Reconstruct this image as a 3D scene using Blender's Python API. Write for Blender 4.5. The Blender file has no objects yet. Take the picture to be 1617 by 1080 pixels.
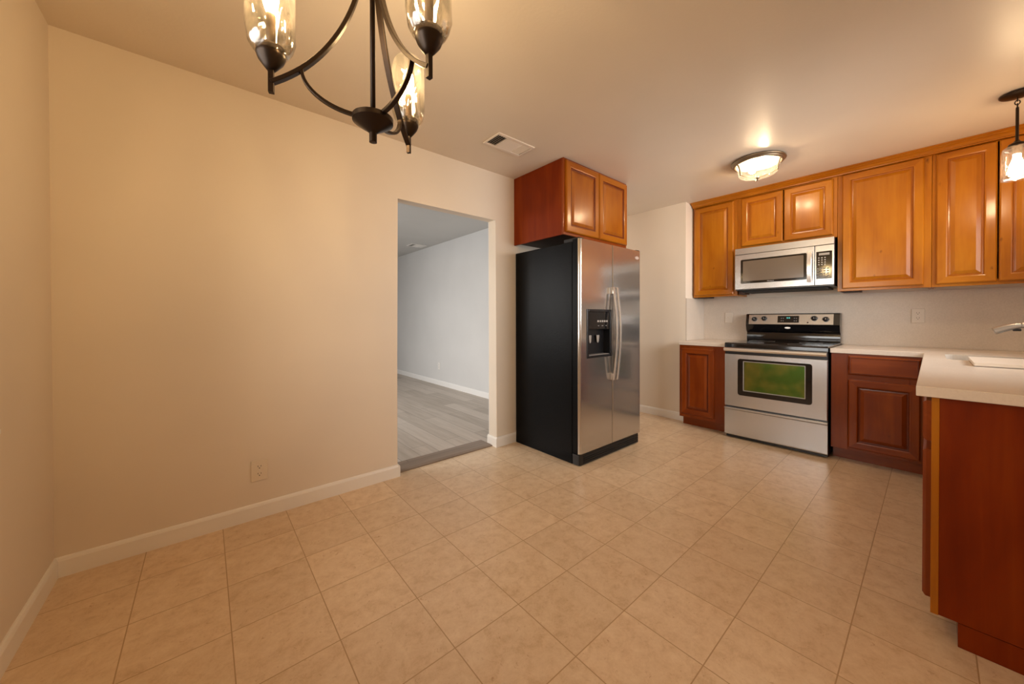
import bpy, bmesh, math, random
from mathutils import Vector, Matrix
PI = math.pi
SC = bpy.context.scene
COL = SC.collection

# ------------------------------------------------------------------ camera
YAW, PITCH, ROLL = 0.7071, 0.0076, -0.0021
F_PX, CY_PX = 566.785, 507.747
cam_d = bpy.data.cameras.new('camera')
cam = bpy.data.objects.new('camera', cam_d)
COL.objects.link(cam)
cam_d.sensor_fit = 'HORIZONTAL'
cam_d.sensor_width = 36.0
cam_d.lens = F_PX / 1617 * 36
cam_d.shift_x = 0.0
cam_d.shift_y = -(540 - CY_PX) / 1617
cam_d.clip_start = 0.02
_cy, _sy, _cp, _sp = math.cos(YAW), math.sin(YAW), math.cos(PITCH), math.sin(PITCH)
_f = Vector((_sy*_cp, _cy*_cp, -_sp)); _u = Vector((_sy*_sp, _cy*_sp, _cp)); _r = Vector((_cy, -_sy, 0))
_c, _s = math.cos(ROLL), math.sin(ROLL)
_R = _r*_c + _u*_s; _U = _u*_c - _r*_s
_M = Matrix((( _R.x, _U.x, -_f.x, 0), (_R.y, _U.y, -_f.y, -2.5238), (_R.z, _U.z, -_f.z, 1.1458), (0, 0, 0, 1)))
cam.matrix_world = _M
SC.camera = cam

# ------------------------------------------------------------------ colour management, world, daylight
SC.view_settings.view_transform = 'Standard'
SC.view_settings.look = 'None'
SC.view_settings.gamma = 1.0
SC.view_settings.use_curve_mapping = False
SC.view_settings.exposure = 0.06
try:
    SC.cycles.use_denoising = True
    SC.cycles.caustics_reflective = False
    SC.cycles.caustics_refractive = False
    SC.cycles.sample_clamp_indirect = 3.0
    SC.cycles.sample_clamp_direct = 0.0
    SC.cycles.max_bounces = 10
    SC.cycles.diffuse_bounces = 8
    SC.cycles.transparent_max_bounces = 24
    SC.cycles.blur_glossy = 0.5
except Exception:
    pass

world = bpy.data.worlds.new('daylight_sky')
SC.world = world
world.use_nodes = True
_wn = world.node_tree.nodes['Background']
_wn.inputs['Color'].default_value = (0.92, 0.96, 1.0, 1)
_wn.inputs['Strength'].default_value = 1.2

def window_light(name, loc, direction, sx, sy, power, color, spread=180):
    d = bpy.data.lights.new(name, 'AREA')
    d.shape = 'RECTANGLE'; d.size = sx; d.size_y = sy; d.energy = power; d.color = color; d.spread = math.radians(spread)
    o = bpy.data.objects.new(name, d)
    COL.objects.link(o)
    o.location = loc
    o.rotation_euler = Vector(direction).to_track_quat('-Z', 'Y').to_euler()
    return o
# daylight entering through three unseen windows (just outside each pane)
window_light('daylight_dining_window', (-0.70, -1.35, 1.40), (1, 0.06, -0.10), 1.25, 1.05, 15, (1.0, 0.95, 0.90), 110)
window_light('fill_light_sink_window', (3.05, -3.36, 1.58), (0.12, 1, -0.12), 1.50, 0.85, 33, (0.98, 0.95, 0.94), 100)  # added fill, shifted and aimed to brighten the kitchen wall and floor
window_light('daylight_next_room_window', (-1.04, 2.05, 1.35), (1, -0.06, -0.40), 1.9, 1.5, 62, (1.0, 0.955, 0.905), 125)

BULB_CHANDELIER = 530.0
BULB_FLUSH = 375.0
BULB_PENDANT = 220.0
WARM = (1.0, 0.725, 0.365)
WARM2 = (1.0, 0.74, 0.46)

# ------------------------------------------------------------------ materials
def new_mat(name):
    m = bpy.data.materials.new(name)
    m.use_nodes = True
    nt = m.node_tree
    b = nt.nodes['Principled BSDF']
    return m, nt, b
def N(nt, kind, **kw):
    n = nt.nodes.new(kind)
    for k, v in kw.items():
        if k in n.inputs: n.inputs[k].default_value = v
        else: setattr(n, k, v)
    return n
def ln(nt, a, ao, b, bi): nt.links.new(a.outputs[ao], b.inputs[bi])
def simple(name, col, rough=0.5, metal=0.0, spec=0.5, coat=0.0, bump=None):
    m, nt, b = new_mat(name)
    b.inputs['Base Color'].default_value = (*col, 1)
    b.inputs['Roughness'].default_value = rough
    b.inputs['Metallic'].default_value = metal
    b.inputs['Specular IOR Level'].default_value = spec
    b.inputs['Coat Weight'].default_value = coat
    b.inputs['Coat Roughness'].default_value = 0.12
    if bump:
        sc, st, di = bump
        tc = N(nt, 'ShaderNodeTexCoord'); nz = N(nt, 'ShaderNodeTexNoise', Scale=sc, Detail=3.0)
        ln(nt, tc, 'Object', nz, 'Vector')
        bp = N(nt, 'ShaderNodeBump', Strength=st, Distance=di)
        ln(nt, nz, 'Fac', bp, 'Height'); ln(nt, bp, 'Normal', b, 'Normal')
    return m
def ramp(nt, stops):
    r = nt.nodes.new('ShaderNodeValToRGB')
    e = r.color_ramp.elements
    e[0].position, e[0].color = stops[0][0], (*stops[0][1], 1)
    e[1].position, e[1].color = stops[-1][0], (*stops[-1][1], 1)
    for p, c in stops[1:-1]:
        x = e.new(p); x.color = (*c, 1)
    return r

def wood(name, axis, dark, mid, light, rough=0.30, coat=0.25, knots=True, spec=0.22):
    """stained wood, grain running along the object's local axis"""
    m, nt, b = new_mat(name)
    tc = N(nt, 'ShaderNodeTexCoord')
    mp = N(nt, 'ShaderNodeMapping')
    s = [26.0, 26.0, 26.0]; s[axis] = 1.6
    mp.inputs['Scale'].default_value = s
    ln(nt, tc, 'Object', mp, 'Vector')
    n1 = N(nt, 'ShaderNodeTexNoise', Scale=1.0, Detail=5.0, Roughness=0.6, Distortion=0.6)
    ln(nt, mp, 'Vector', n1, 'Vector')
    mp2 = N(nt, 'ShaderNodeMapping')
    s2 = [5.0, 5.0, 5.0]; s2[axis] = 1.8
    mp2.inputs['Scale'].default_value = s2
    ln(nt, tc, 'Object', mp2, 'Vector')
    n2 = N(nt, 'ShaderNodeTexNoise', Scale=1.0, Detail=3.0, Roughness=0.55, Distortion=0.4)
    ln(nt, mp2, 'Vector', n2, 'Vector')
    mx = N(nt, 'ShaderNodeMath', operation='MULTIPLY_ADD')
    mx.inputs[1].default_value = 0.38
    ln(nt, n1, 'Fac', mx, 0)
    ml = N(nt, 'ShaderNodeMath', operation='MULTIPLY'); ml.inputs[1].default_value = 0.62
    ln(nt, n2, 'Fac', ml, 0); ln(nt, ml, 0, mx, 2)
    r = ramp(nt, [(0.30, dark), (0.50, mid), (0.70, light)])
    ln(nt, mx, 0, r, 'Fac')
    out = r
    if knots:
        mp3 = N(nt, 'ShaderNodeMapping')
        s3 = [9.0, 9.0, 9.0]; s3[axis] = 5.0
        mp3.inputs['Scale'].default_value = s3
        ln(nt, tc, 'Object', mp3, 'Vector')
        vo = N(nt, 'ShaderNodeTexVoronoi', Scale=0.85, Randomness=1.0)
        nk = N(nt, 'ShaderNodeTexNoise', Scale=2.6, Detail=3.0); ln(nt, mp3, 'Vector', nk, 'Vector')
        ak = N(nt, 'ShaderNodeVectorMath', operation='SCALE'); ak.inputs['Scale'].default_value = 0.30; ln(nt, nk, 'Color', ak, 0)
        vk = N(nt, 'ShaderNodeVectorMath', operation='ADD'); ln(nt, mp3, 'Vector', vk, 0); ln(nt, ak, 'Vector', vk, 1)
        ln(nt, vk, 'Vector', vo, 'Vector')
        kr = ramp(nt, [(0.02, (0.25, 0.17, 0.13)), (0.085, (1, 1, 1))])
        ln(nt, vo, 'Distance', kr, 'Fac')
        mm = N(nt, 'ShaderNodeMixRGB', blend_type='MULTIPLY'); mm.inputs[0].default_value = 0.8
        ln(nt, r, 'Color', mm, 1); ln(nt, kr, 'Color', mm, 2)
        ln(nt, mm, 'Color', b, 'Base Color')
    else:
        ln(nt, r, 'Color', b, 'Base Color')
    b.inputs['Roughness'].default_value = rough
    b.inputs['Coat Weight'].default_value = coat
    b.inputs['Coat Roughness'].default_value = 0.16
    b.inputs['Specular IOR Level'].default_value = spec
    bp = N(nt, 'ShaderNodeBump', Strength=0.05, Distance=0.002)
    ln(nt, n1, 'Fac', bp, 'Height'); ln(nt, bp, 'Normal', b, 'Normal')
    return m

HONEY = ((0.26, 0.070, 0.0028), (0.37, 0.122, 0.005), (0.45, 0.170, 0.009))
WOOD_V = wood('honey_maple_vertical', 2, *HONEY)
WOOD_X = wood('honey_maple_along_x', 0, *HONEY, knots=False)
WOOD_Y = wood('honey_maple_along_y', 1, *HONEY, knots=False)
GLAZE = wood('glazed_groove', 2, (0.21, 0.052, 0.003), (0.30, 0.086, 0.004), (0.37, 0.122, 0.006), knots=False)
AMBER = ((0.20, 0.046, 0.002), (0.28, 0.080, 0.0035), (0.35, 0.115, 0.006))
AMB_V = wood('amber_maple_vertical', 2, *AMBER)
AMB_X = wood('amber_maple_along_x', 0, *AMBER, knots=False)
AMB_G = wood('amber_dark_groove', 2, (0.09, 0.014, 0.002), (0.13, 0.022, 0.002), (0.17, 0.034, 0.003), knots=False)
PANEL = wood('cherry_veneer_side', 2, (0.115, 0.013, 0.0012), (0.170, 0.022, 0.0015), (0.220, 0.036, 0.0025), rough=0.42, coat=0.0, spec=0.12, knots=False)
BASE = ((0.13, 0.020, 0.0025), (0.19, 0.034, 0.003), (0.26, 0.054, 0.005))  # base cabinets: the upper stain with weaker light put into the colour
BASE_V = wood('darkened_maple_vertical', 2, *BASE)
BASE_Y = wood('darkened_maple_along_y', 1, *BASE, knots=False)
BASE_X = wood('darkened_maple_along_x', 0, *BASE, knots=False)
BASE_G = wood('darkened_maple_groove', 2, (0.08, 0.012, 0.002), (0.11, 0.017, 0.002), (0.15, 0.027, 0.003), knots=False)
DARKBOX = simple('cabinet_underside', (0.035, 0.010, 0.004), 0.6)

def paint(name, col, rough, bump=(90.0, 0.08, 0.002), spec=0.35):
    m, nt, b = new_mat(name)
    tc = N(nt, 'ShaderNodeTexCoord')
    n = N(nt, 'ShaderNodeTexNoise', Scale=1.3, Detail=3.0)
    ln(nt, tc, 'Object', n, 'Vector')
    lo = tuple(c*0.965 for c in col); hi = tuple(min(1, c*1.02) for c in col)
    r = ramp(nt, [(0.35, lo), (0.65, hi)])
    ln(nt, n, 'Fac', r, 'Fac'); ln(nt, r, 'Color', b, 'Base Color')
    b.inputs['Roughness'].default_value = rough
    b.inputs['Specular IOR Level'].default_value = spec
    n2 = N(nt, 'ShaderNodeTexNoise', Scale=bump[0], Detail=4.0, Roughness=0.6)
    ln(nt, tc, 'Object', n2, 'Vector')
    bp = N(nt, 'ShaderNodeBump', Strength=bump[1], Distance=bump[2])
    ln(nt, n2, 'Fac', bp, 'Height'); ln(nt, bp, 'Normal', b, 'Normal')
    return m
WALL = paint('cream_wall_paint', (0.76, 0.68, 0.575), 0.5)
CEIL = paint('cream_ceiling_paint', (0.70, 0.615, 0.51), 0.40, bump=(70.0, 0.22, 0.003), spec=0.4)
WALL_GREY = paint('pale_grey_paint', (0.66, 0.66, 0.66), 0.55)
CEIL_GREY = paint('pale_grey_ceiling_paint', (0.60, 0.60, 0.59), 0.6)
TRIM = paint('white_trim_paint', (0.84, 0.82, 0.78), 0.32, bump=(30, 0.02, 0.001), spec=0.5)

def tile_floor():
    m, nt, b = new_mat('travertine_look_tile')
    tc = N(nt, 'ShaderNodeTexCoord')
    mp = N(nt, 'ShaderNodeMapping')
    T = 0.2940
    mp.inputs['Location'].default_value = (-0.6539/T, 1.4499/T, 0)
    mp.inputs['Scale'].default_value = (1/T, 1/T, 1/T)
    ln(nt, tc, 'Object', mp, 'Vector')
    br = N(nt, 'ShaderNodeTexBrick', offset=0.0, squash=1.0)
    br.inputs['Color1'].default_value = (0, 0, 0, 1); br.inputs['Color2'].default_value = (1, 1, 1, 1)
    br.inputs['Mortar'].default_value = (0.5, 0.5, 0.5, 1)
    br.inputs['Scale'].default_value = 1.0; br.inputs['Mortar Size'].default_value = 0.0066
    br.inputs['Mortar Smooth'].default_value = 0.1; br.inputs['Bias'].default_value = 0.0
    br.inputs['Brick Width'].default_value = 1.0; br.inputs['Row Height'].default_value = 1.0
    ln(nt, mp, 'Vector', br, 'Vector')
    # per tile shift of the stone pattern
    fl = N(nt, 'ShaderNodeVectorMath', operation='FLOOR'); ln(nt, mp, 'Vector', fl, 0)
    wn = N(nt, 'ShaderNodeTexWhiteNoise', noise_dimensions='3D'); ln(nt, fl, 'Vector', wn, 'Vector')
    sc = N(nt, 'ShaderNodeVectorMath', operation='SCALE'); sc.inputs['Scale'].default_value = 40.0
    ln(nt, wn, 'Color', sc, 0)
    ad = N(nt, 'ShaderNodeVectorMath', operation='ADD'); ln(nt, mp, 'Vector', ad, 0); ln(nt, sc, 'Vector', ad, 1)
    n1 = N(nt, 'ShaderNodeTexNoise', Scale=4.5, Detail=12.0, Roughness=0.80, Distortion=0.25); ln(nt, ad, 'Vector', n1, 'Vector')
    r1 = ramp(nt, [(0.34, (0.57, 0.405, 0.245)), (0.48, (0.68, 0.515, 0.345)), (0.64, (0.75, 0.595, 0.42))])
    ln(nt, n1, 'Fac', r1, 'Fac')
    # small brown pits and veins
    n2 = N(nt, 'ShaderNodeTexNoise', Scale=11.0, Detail=8.0, Roughness=0.78, Distortion=0.9); ln(nt, ad, 'Vector', n2, 'Vector')
    r2 = ramp(nt, [(0.60, (1, 1, 1)), (0.68, (0.60, 0.43, 0.29))]); ln(nt, n2, 'Fac', r2, 'Fac')
    mu = N(nt, 'ShaderNodeMixRGB', blend_type='MULTIPLY'); mu.inputs[0].default_value = 0.85
    ln(nt, r1, 'Color', mu, 1); ln(nt, r2, 'Color', mu, 2)
    # tile to tile tone
    rt = ramp(nt, [(0.0, (0.95, 0.94, 0.93)), (1.0, (1.04, 1.04, 1.045))]); ln(nt, wn, 'Value', rt, 'Fac')
    mt = N(nt, 'ShaderNodeMixRGB', blend_type='MULTIPLY'); mt.inputs[0].default_value = 1.0
    ln(nt, mu, 'Color', mt, 1); ln(nt, rt, 'Color', mt, 2)
    mg = N(nt, 'ShaderNodeMixRGB', blend_type='MIX'); mg.inputs[2].default_value = (0.43, 0.28, 0.15, 1)
    ln(nt, br, 'Fac', mg, 0); ln(nt, mt, 'Color', mg, 1)
    ln(nt, mg, 'Color', b, 'Base Color')
    b.inputs['Roughness'].default_value = 0.30
    b.inputs['Specular IOR Level'].default_value = 0.45
    inv = N(nt, 'ShaderNodeMath', operation='MULTIPLY_ADD'); inv.inputs[1].default_value = -1.0; inv.inputs[2].default_value = 1.0
    ln(nt, br, 'Fac', inv, 0)
    ma = N(nt, 'ShaderNodeMath', operation='MULTIPLY_ADD'); ma.inputs[1].default_value = 0.12
    ln(nt, n2, 'Fac', ma, 0); ln(nt, inv, 0, ma, 2)
    bp = N(nt, 'ShaderNodeBump', Strength=0.25, Distance=0.0012)
    ln(nt, ma, 0, bp, 'Height'); ln(nt, bp, 'Normal', b, 'Normal')
    return m
TILE = tile_floor()

def plank_floor(name, c1, c2, c3, rot=0.0):
    m, nt, b = new_mat(name)
    tc = N(nt, 'ShaderNodeTexCoord')
    mp = N(nt, 'ShaderNodeMapping'); mp.inputs['Rotation'].default_value = (0, 0, rot)
    ln(nt, tc, 'Object', mp, 'Vector')
    br = N(nt, 'ShaderNodeTexBrick', offset=0.37, offset_frequency=2)
    br.inputs['Color1'].default_value = (0, 0, 0, 1); br.inputs['Color2'].default_value = (1, 1, 1, 1)
    br.inputs['Mortar'].default_value = (0.2, 0.2, 0.2, 1)
    br.inputs['Scale'].default_value = 1.0; br.inputs['Mortar Size'].default_value = 0.0018
    br.inputs['Brick Width'].default_value = 1.22; br.inputs['Row Height'].default_value = 0.17
    ln(nt, mp, 'Vector', br, 'Vector')
    m2 = N(nt, 'ShaderNodeMapping'); m2.inputs['Scale'].default_value = (1.3, 16, 1); ln(nt, mp, 'Vector', m2, 'Vector')
    n = N(nt, 'ShaderNodeTexNoise', Scale=1.5, Detail=6.0, Roughness=0.6, Distortion=0.5); ln(nt, m2, 'Vector', n, 'Vector')
    mx = N(nt, 'ShaderNodeMixRGB', blend_type='MIX'); mx.inputs[0].default_value = 0.35
    ln(nt, n, 'Fac', mx, 1); ln(nt, br, 'Color', mx, 2)
    r = ramp(nt, [(0.25, c1), (0.5, c2), (0.75, c3)]); ln(nt, mx, 'Color', r, 'Fac')
    mg = N(nt, 'ShaderNodeMixRGB', blend_type='MIX'); mg.inputs[2].default_value = tuple(c*0.45 for c in c1)+(1,)
    ln(nt, br, 'Fac', mg, 0); ln(nt, r, 'Color', mg, 1)
    ln(nt, mg, 'Color', b, 'Base Color')
    b.inputs['Roughness'].default_value = 0.42
    return m
PLANK = plank_floor('grey_oak_planks', (0.36, 0.30, 0.245), (0.48, 0.415, 0.355), (0.58, 0.51, 0.445), rot=PI/2)
REDUCER = plank_floor('brown_reducer_strip', (0.20, 0.145, 0.105), (0.26, 0.195, 0.145), (0.30, 0.235, 0.18), rot=0.0)

def steel(name, col=(0.66, 0.645, 0.625), rough=0.26, axis=2, strength=0.03, metal=0.82):
    m, nt, b = new_mat(name)
    b.inputs['Base Color'].default_value = (*col, 1)
    b.inputs['Metallic'].default_value = metal
    tc = N(nt, 'ShaderNodeTexCoord'); mp = N(nt, 'ShaderNodeMapping')
    s = [140.0, 140.0, 140.0]; s[axis] = 2.0
    mp.inputs['Scale'].default_value = s
    ln(nt, tc, 'Object', mp, 'Vector')
    n = N(nt, 'ShaderNodeTexNoise', Scale=1.0, Detail=3.0); ln(nt, mp, 'Vector', n, 'Vector')
    r = ramp(nt, [(0.3, (rough*0.97,)*3), (0.7, (rough*1.03,)*3)]); ln(nt, n, 'Fac', r, 'Fac'); ln(nt, r, 'Color', b, 'Roughness')
    n3 = N(nt, 'ShaderNodeTexNoise', Scale=2.2, Detail=1.0); ln(nt, tc, 'Object', n3, 'Vector')
    bp = N(nt, 'ShaderNodeBump', Strength=strength, Distance=0.05)
    ln(nt, n3, 'Fac', bp, 'Height'); ln(nt, bp, 'Normal', b, 'Normal')
    return m
STEEL = steel('brushed_stainless', col=(0.56, 0.565, 0.575), axis=1, metal=0.94)
STEEL_V = steel('brushed_stainless_door', col=(0.57, 0.555, 0.535), rough=0.15, axis=0, strength=0.05, metal=0.91)
STEEL_H = steel('satin_steel_handle', col=(0.76, 0.74, 0.71), rough=0.24, strength=0.0)
NICKEL = steel('brushed_nickel', col=(0.42, 0.39, 0.35), rough=0.30, strength=0.0)
BRONZE = simple('oil_rubbed_bronze', (0.030, 0.018, 0.011), 0.36, 0.75, 0.5)
PEWTER = simple('antique_pewter', (0.24, 0.19, 0.13), 0.38, 0.85)
BLACK_TEX = simple('black_textured_steel', (0.003, 0.0028, 0.003), 0.30, 0.0, 0.10, bump=(170.0, 0.7, 0.0012))
BLACK = simple('black_plastic', (0.008, 0.008, 0.009), 0.28)
BLACK_M = simple('black_matte', (0.008, 0.007, 0.007), 0.6)
BLACK_GLOSS = simple('black_glass', (0.004, 0.004, 0.005), 0.08, spec=0.6)
MW_GLASS = simple('smoked_window', (0.13, 0.10, 0.075), 0.16, 0.0, 0.9)
PRINT = simple('pale_print', (0.55, 0.53, 0.50), 0.5)
GREYPRINT = simple('grey_print', (0.20, 0.19, 0.18), 0.5)
BADGE = simple('silver_badge', (0.75, 0.73, 0.70), 0.3, 0.7)
WHITE_P = simple('ivory_plastic', (0.74, 0.66, 0.54), 0.35)
WHITE_C = simple('white_plastic', (0.80, 0.78, 0.75), 0.35)
SLOT = simple('outlet_slot', (0.02, 0.015, 0.01), 0.6)
VENT_W = simple('vent_enamel', (0.74, 0.66, 0.58), 0.4)
BEIGE_P = simple('beige_plate', (0.60, 0.53, 0.45), 0.35)
BOARD = simple('cream_cutting_board', (0.74, 0.66, 0.56), 0.4, bump=(60, 0.03, 0.001))

def stone(name, c1, c2, rough):
    m, nt, b = new_mat(name)
    tc = N(nt, 'ShaderNodeTexCoord')
    n = N(nt, 'ShaderNodeTexNoise', Scale=130.0, Detail=4.0, Roughness=0.7); ln(nt, tc, 'Object', n, 'Vector')
    n2 = N(nt, 'ShaderNodeTexNoise', Scale=3.0, Detail=4.0, Roughness=0.6, Distortion=0.8); ln(nt, tc, 'Object', n2, 'Vector')
    mx = N(nt, 'ShaderNodeMixRGB', blend_type='MIX'); mx.inputs[0].default_value = 0.4
    ln(nt, n, 'Fac', mx, 1); ln(nt, n2, 'Fac', mx, 2)
    r = ramp(nt, [(0.35, c1), (0.65, c2)]); ln(nt, mx, 'Color', r, 'Fac'); ln(nt, r, 'Color', b, 'Base Color')
    b.inputs['Roughness'].default_value = rough
    return m
QUARTZ = stone('cream_quartz', (0.66, 0.575, 0.485), (0.73, 0.65, 0.56), 0.24)
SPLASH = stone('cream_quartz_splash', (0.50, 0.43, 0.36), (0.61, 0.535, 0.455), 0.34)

def emit(name, col, strength):
    m = bpy.data.materials.new(name); m.use_nodes = True
    nt = m.node_tree; nt.nodes.clear()
    e = N(nt, 'ShaderNodeEmission'); e.inputs['Color'].default_value = (*col, 1); e.inputs['Strength'].default_value = strength
    o = N(nt, 'ShaderNodeOutputMaterial'); ln(nt, e, 0, o, 'Surface')
    return m
EM_CH = emit('chandelier_bulb_glow', WARM, BULB_CHANDELIER)
EM_FL = emit('ceiling_light_bulb_glow', WARM2, BULB_FLUSH)
EM_PE = emit('pendant_bulb_glow', WARM2, BULB_PENDANT)
EM_LED = emit('teal_display_glow', (0.15, 0.75, 0.65), 0.9)

def wavy_glass(name, tint=(0.97, 0.94, 0.9), lo=0.72, scale=(34, 34, 16), frost=0.0, gloss_r=0.08, edge=0.35, gm=0.55, g0=0.07, bs=0.6):
    """thin hand-blown glass: clear with uneven thickness, reflective towards the rim"""
    m = bpy.data.materials.new(name); m.use_nodes = True
    nt = m.node_tree; nt.nodes.clear()
    tc = N(nt, 'ShaderNodeTexCoord'); mp = N(nt, 'ShaderNodeMapping'); mp.inputs['Scale'].default_value = scale
    ln(nt, tc, 'Object', mp, 'Vector')
    n = N(nt, 'ShaderNodeTexNoise', Scale=1.0, Detail=2.0, Roughness=0.5, Distortion=0.9); ln(nt, mp, 'Vector', n, 'Vector')
    r = ramp(nt, [(0.38, tuple(c*lo for c in tint)), (0.62, tint)]); ln(nt, n, 'Fac', r, 'Fac')
    tr = N(nt, 'ShaderNodeBsdfTransparent'); ln(nt, r, 'Color', tr, 'Color')
    gl = N(nt, 'ShaderNodeBsdfGlossy'); gl.inputs['Roughness'].default_value = gloss_r
    gl.inputs['Color'].default_value = (1, 1, 1, 1)
    bp = N(nt, 'ShaderNodeBump', Strength=bs, Distance=0.01); ln(nt, n, 'Fac', bp, 'Height'); ln(nt, bp, 'Normal', gl, 'Normal')
    lw = N(nt, 'ShaderNodeLayerWeight', Blend=edge)
    mh = N(nt, 'ShaderNodeMath', operation='MULTIPLY_ADD'); mh.inputs[1].default_value = gm; mh.inputs[2].default_value = g0
    ln(nt, lw, 'Facing', mh, 0)
    mx = N(nt, 'ShaderNodeMixShader'); ln(nt, mh, 0, mx, 'Fac'); ln(nt, tr, 0, mx, 1); ln(nt, gl, 0, mx, 2)
    last = mx
    if frost > 0:
        tl = N(nt, 'ShaderNodeBsdfTranslucent'); tl.inputs['Color'].default_value = (0.95, 0.9, 0.85, 1)
        df = N(nt, 'ShaderNodeBsdfDiffuse'); df.inputs['Color'].default_value = (0.9, 0.86, 0.8, 1)
        m1 = N(nt, 'ShaderNodeMixShader'); m1.inputs['Fac'].default_value = 0.35; ln(nt, tl, 0, m1, 1); ln(nt, df, 0, m1, 2)
        m2 = N(nt, 'ShaderNodeMixShader'); m2.inputs['Fac'].default_value = frost; ln(nt, mx, 0, m2, 1); ln(nt, m1, 0, m2, 2)
        last = m2
    o = N(nt, 'ShaderNodeOutputMaterial'); ln(nt, last, 0, o, 'Surface')
    return m
GLASS_CH = wavy_glass('wavy_clear_glass', lo=0.66, scale=(26, 26, 12), frost=0.008, gm=0.42, g0=0.05)
GLASS_PE = wavy_glass('seeded_clear_glass', lo=0.85, scale=(30, 30, 30), frost=0.004, gm=0.40, g0=0.03, bs=0.15)
GLASS_FL = wavy_glass('mottled_bowl_glass', lo=0.7, scale=(22, 22, 22), frost=0.035)
GLASS_W = wavy_glass('window_glass', tint=(0.97, 0.98, 0.98), lo=0.99, scale=(1, 1, 1), gloss_r=0.02)

def oven_glass():
    m = bpy.data.materials.new('green_tinted_oven_glass'); m.use_nodes = True
    nt = m.node_tree; nt.nodes.clear()
    tr = N(nt, 'ShaderNodeBsdfTransparent'); tr.inputs['Color'].default_value = (0.80, 0.90, 0.50, 1)
    tc = N(nt, 'ShaderNodeTexCoord'); n = N(nt, 'ShaderNodeTexNoise', Scale=7.0, Detail=2.0); ln(nt, tc, 'Object', n, 'Vector')
    r = ramp(nt, [(0.38, (0.14, 0.28, 0.06)), (0.7, (0.36, 0.35, 0.09))]); ln(nt, n, 'Fac', r, 'Fac')
    gl = N(nt, 'ShaderNodeBsdfGlossy'); gl.inputs['Roughness'].default_value = 0.22; ln(nt, r, 'Color', gl, 'Color')
    mx = N(nt, 'ShaderNodeMixShader'); mx.inputs['Fac'].default_value = 0.66; ln(nt, tr, 0, mx, 1); ln(nt, gl, 0, mx, 2)
    o = N(nt, 'ShaderNodeOutputMaterial'); ln(nt, mx, 0, o, 'Surface')
    return m
OVEN_G = oven_glass()

# ------------------------------------------------------------------ mesh helpers (world coordinates)
def bm_new(): return bmesh.new()
def box(bm, a, b, bev=0.0, mat=0, seg=2):
    x0, y0, z0 = [min(a[i], b[i]) for i in range(3)]; x1, y1, z1 = [max(a[i], b[i]) for i in range(3)]
    vs = [bm.verts.new((x, y, z)) for x in (x0, x1) for y in (y0, y1) for z in (z0, z1)]
    q = [(0, 1, 3, 2), (4, 6, 7, 5), (0, 4, 5, 1), (2, 3, 7, 6), (0, 2, 6, 4), (1, 5, 7, 3)]
    fs = [bm.faces.new([vs[i] for i in f]) for f in q]
    for f in fs: f.material_index = mat
    if bev > 0:
        es = list({e for f in fs for e in f.edges})
        g = bmesh.ops.bevel(bm, geom=es, offset=bev, segments=seg, affect='EDGES', profile=0.5)
        for f in g['faces']: f.material_index = mat
    return bm
def prism(bm, pts, d0, d1, axis, mat=0):
    """polygon pts (2-D) extruded along axis; axis x -> pts are (y,z), y -> (x,z), z -> (x,y)"""
    def P(p, d): return {0: (d, p[0], p[1]), 1: (p[0], d, p[1]), 2: (p[0], p[1], d)}[axis]
    a = [bm.verts.new(P(p, d0)) for p in pts]; b = [bm.verts.new(P(p, d1)) for p in pts]
    n = len(pts); fs = [bm.faces.new(a), bm.faces.new(b[::-1])]
    for i in range(n): fs.append(bm.faces.new((a[i], b[i], b[(i+1) % n], a[(i+1) % n])))
    for f in fs: f.material_index = mat
    return bm
def lathe(bm, prof, c, seg=32, mat=0, axis=2, closed=False):
    """profile [(radius, height)] turned about an axis through c"""
    rings = []
    for r, h in prof:
        ring = []
        if r < 1e-6:
            p = {2: (c[0], c[1], c[2]+h), 1: (c[0], c[1]+h, c[2]), 0: (c[0]+h, c[1], c[2])}[axis]
            ring = [bm.verts.new(p)]
        else:
            for k in range(seg):
                t = 2*PI*k/seg; u, v = r*math.cos(t), r*math.sin(t)
                p = {2: (c[0]+u, c[1]+v, c[2]+h), 1: (c[0]+u, c[1]+h, c[2]+v), 0: (c[0]+h, c[1]+u, c[2]+v)}[axis]
                ring.append(bm.verts.new(p))
        rings.append(ring)
    pairs = list(zip(rings, rings[1:]))
    if closed: pairs.append((rings[-1], rings[0]))
    for A, B in pairs:
        for k in range(seg):
            j = (k+1) % seg
            if len(A) == 1 and len(B) == 1: break
            if len(A) == 1: f = (A[0], B[k], B[j])
            elif len(B) == 1: f = (A[k], B[0], A[j])
            else: f = (A[k], B[k], B[j], A[j])
            fc = bm.faces.new(f); fc.material_index = mat; fc.smooth = True
    return bm
def sweep(bm, path, prof, mat=0, up=(0, 0, 1), smooth=False, closed_path=False, scales=None):
    """closed 2-D profile swept along a 3-D path; profile x goes sideways, y along 'up'"""
    path = [Vector(p) for p in path]; n = len(path); rings = []
    for i, p in enumerate(path):
        if closed_path: t = path[(i+1) % n]-path[i-1]
        else: t = path[min(i+1, n-1)]-path[max(i-1, 0)]
        t.normalize()
        U = Vector(up(i) if callable(up) else up)
        s = t.cross(U)
        if s.length < 1e-4: s = t.cross(Vector((1, 0, 0)))
        s.normalize(); v = s.cross(t).normalized()
        k = scales[i] if scales else 1.0
        rings.append([bm.verts.new(p + s*(a*k) + v*(b*k)) for a, b in prof])
    m = len(prof)
    rng = range(n) if closed_path else range(n-1)
    for i in rng:
        A, B = rings[i], rings[(i+1) % n]
        for k in range(m):
            f = bm.faces.new((A[k], A[(k+1) % m], B[(k+1) % m], B[k])); f.material_index = mat; f.smooth = smooth
    if not closed_path:
        for f in (rings[0][::-1], rings[-1]): bm.faces.new(f).material_index = mat
    return bm
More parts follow.
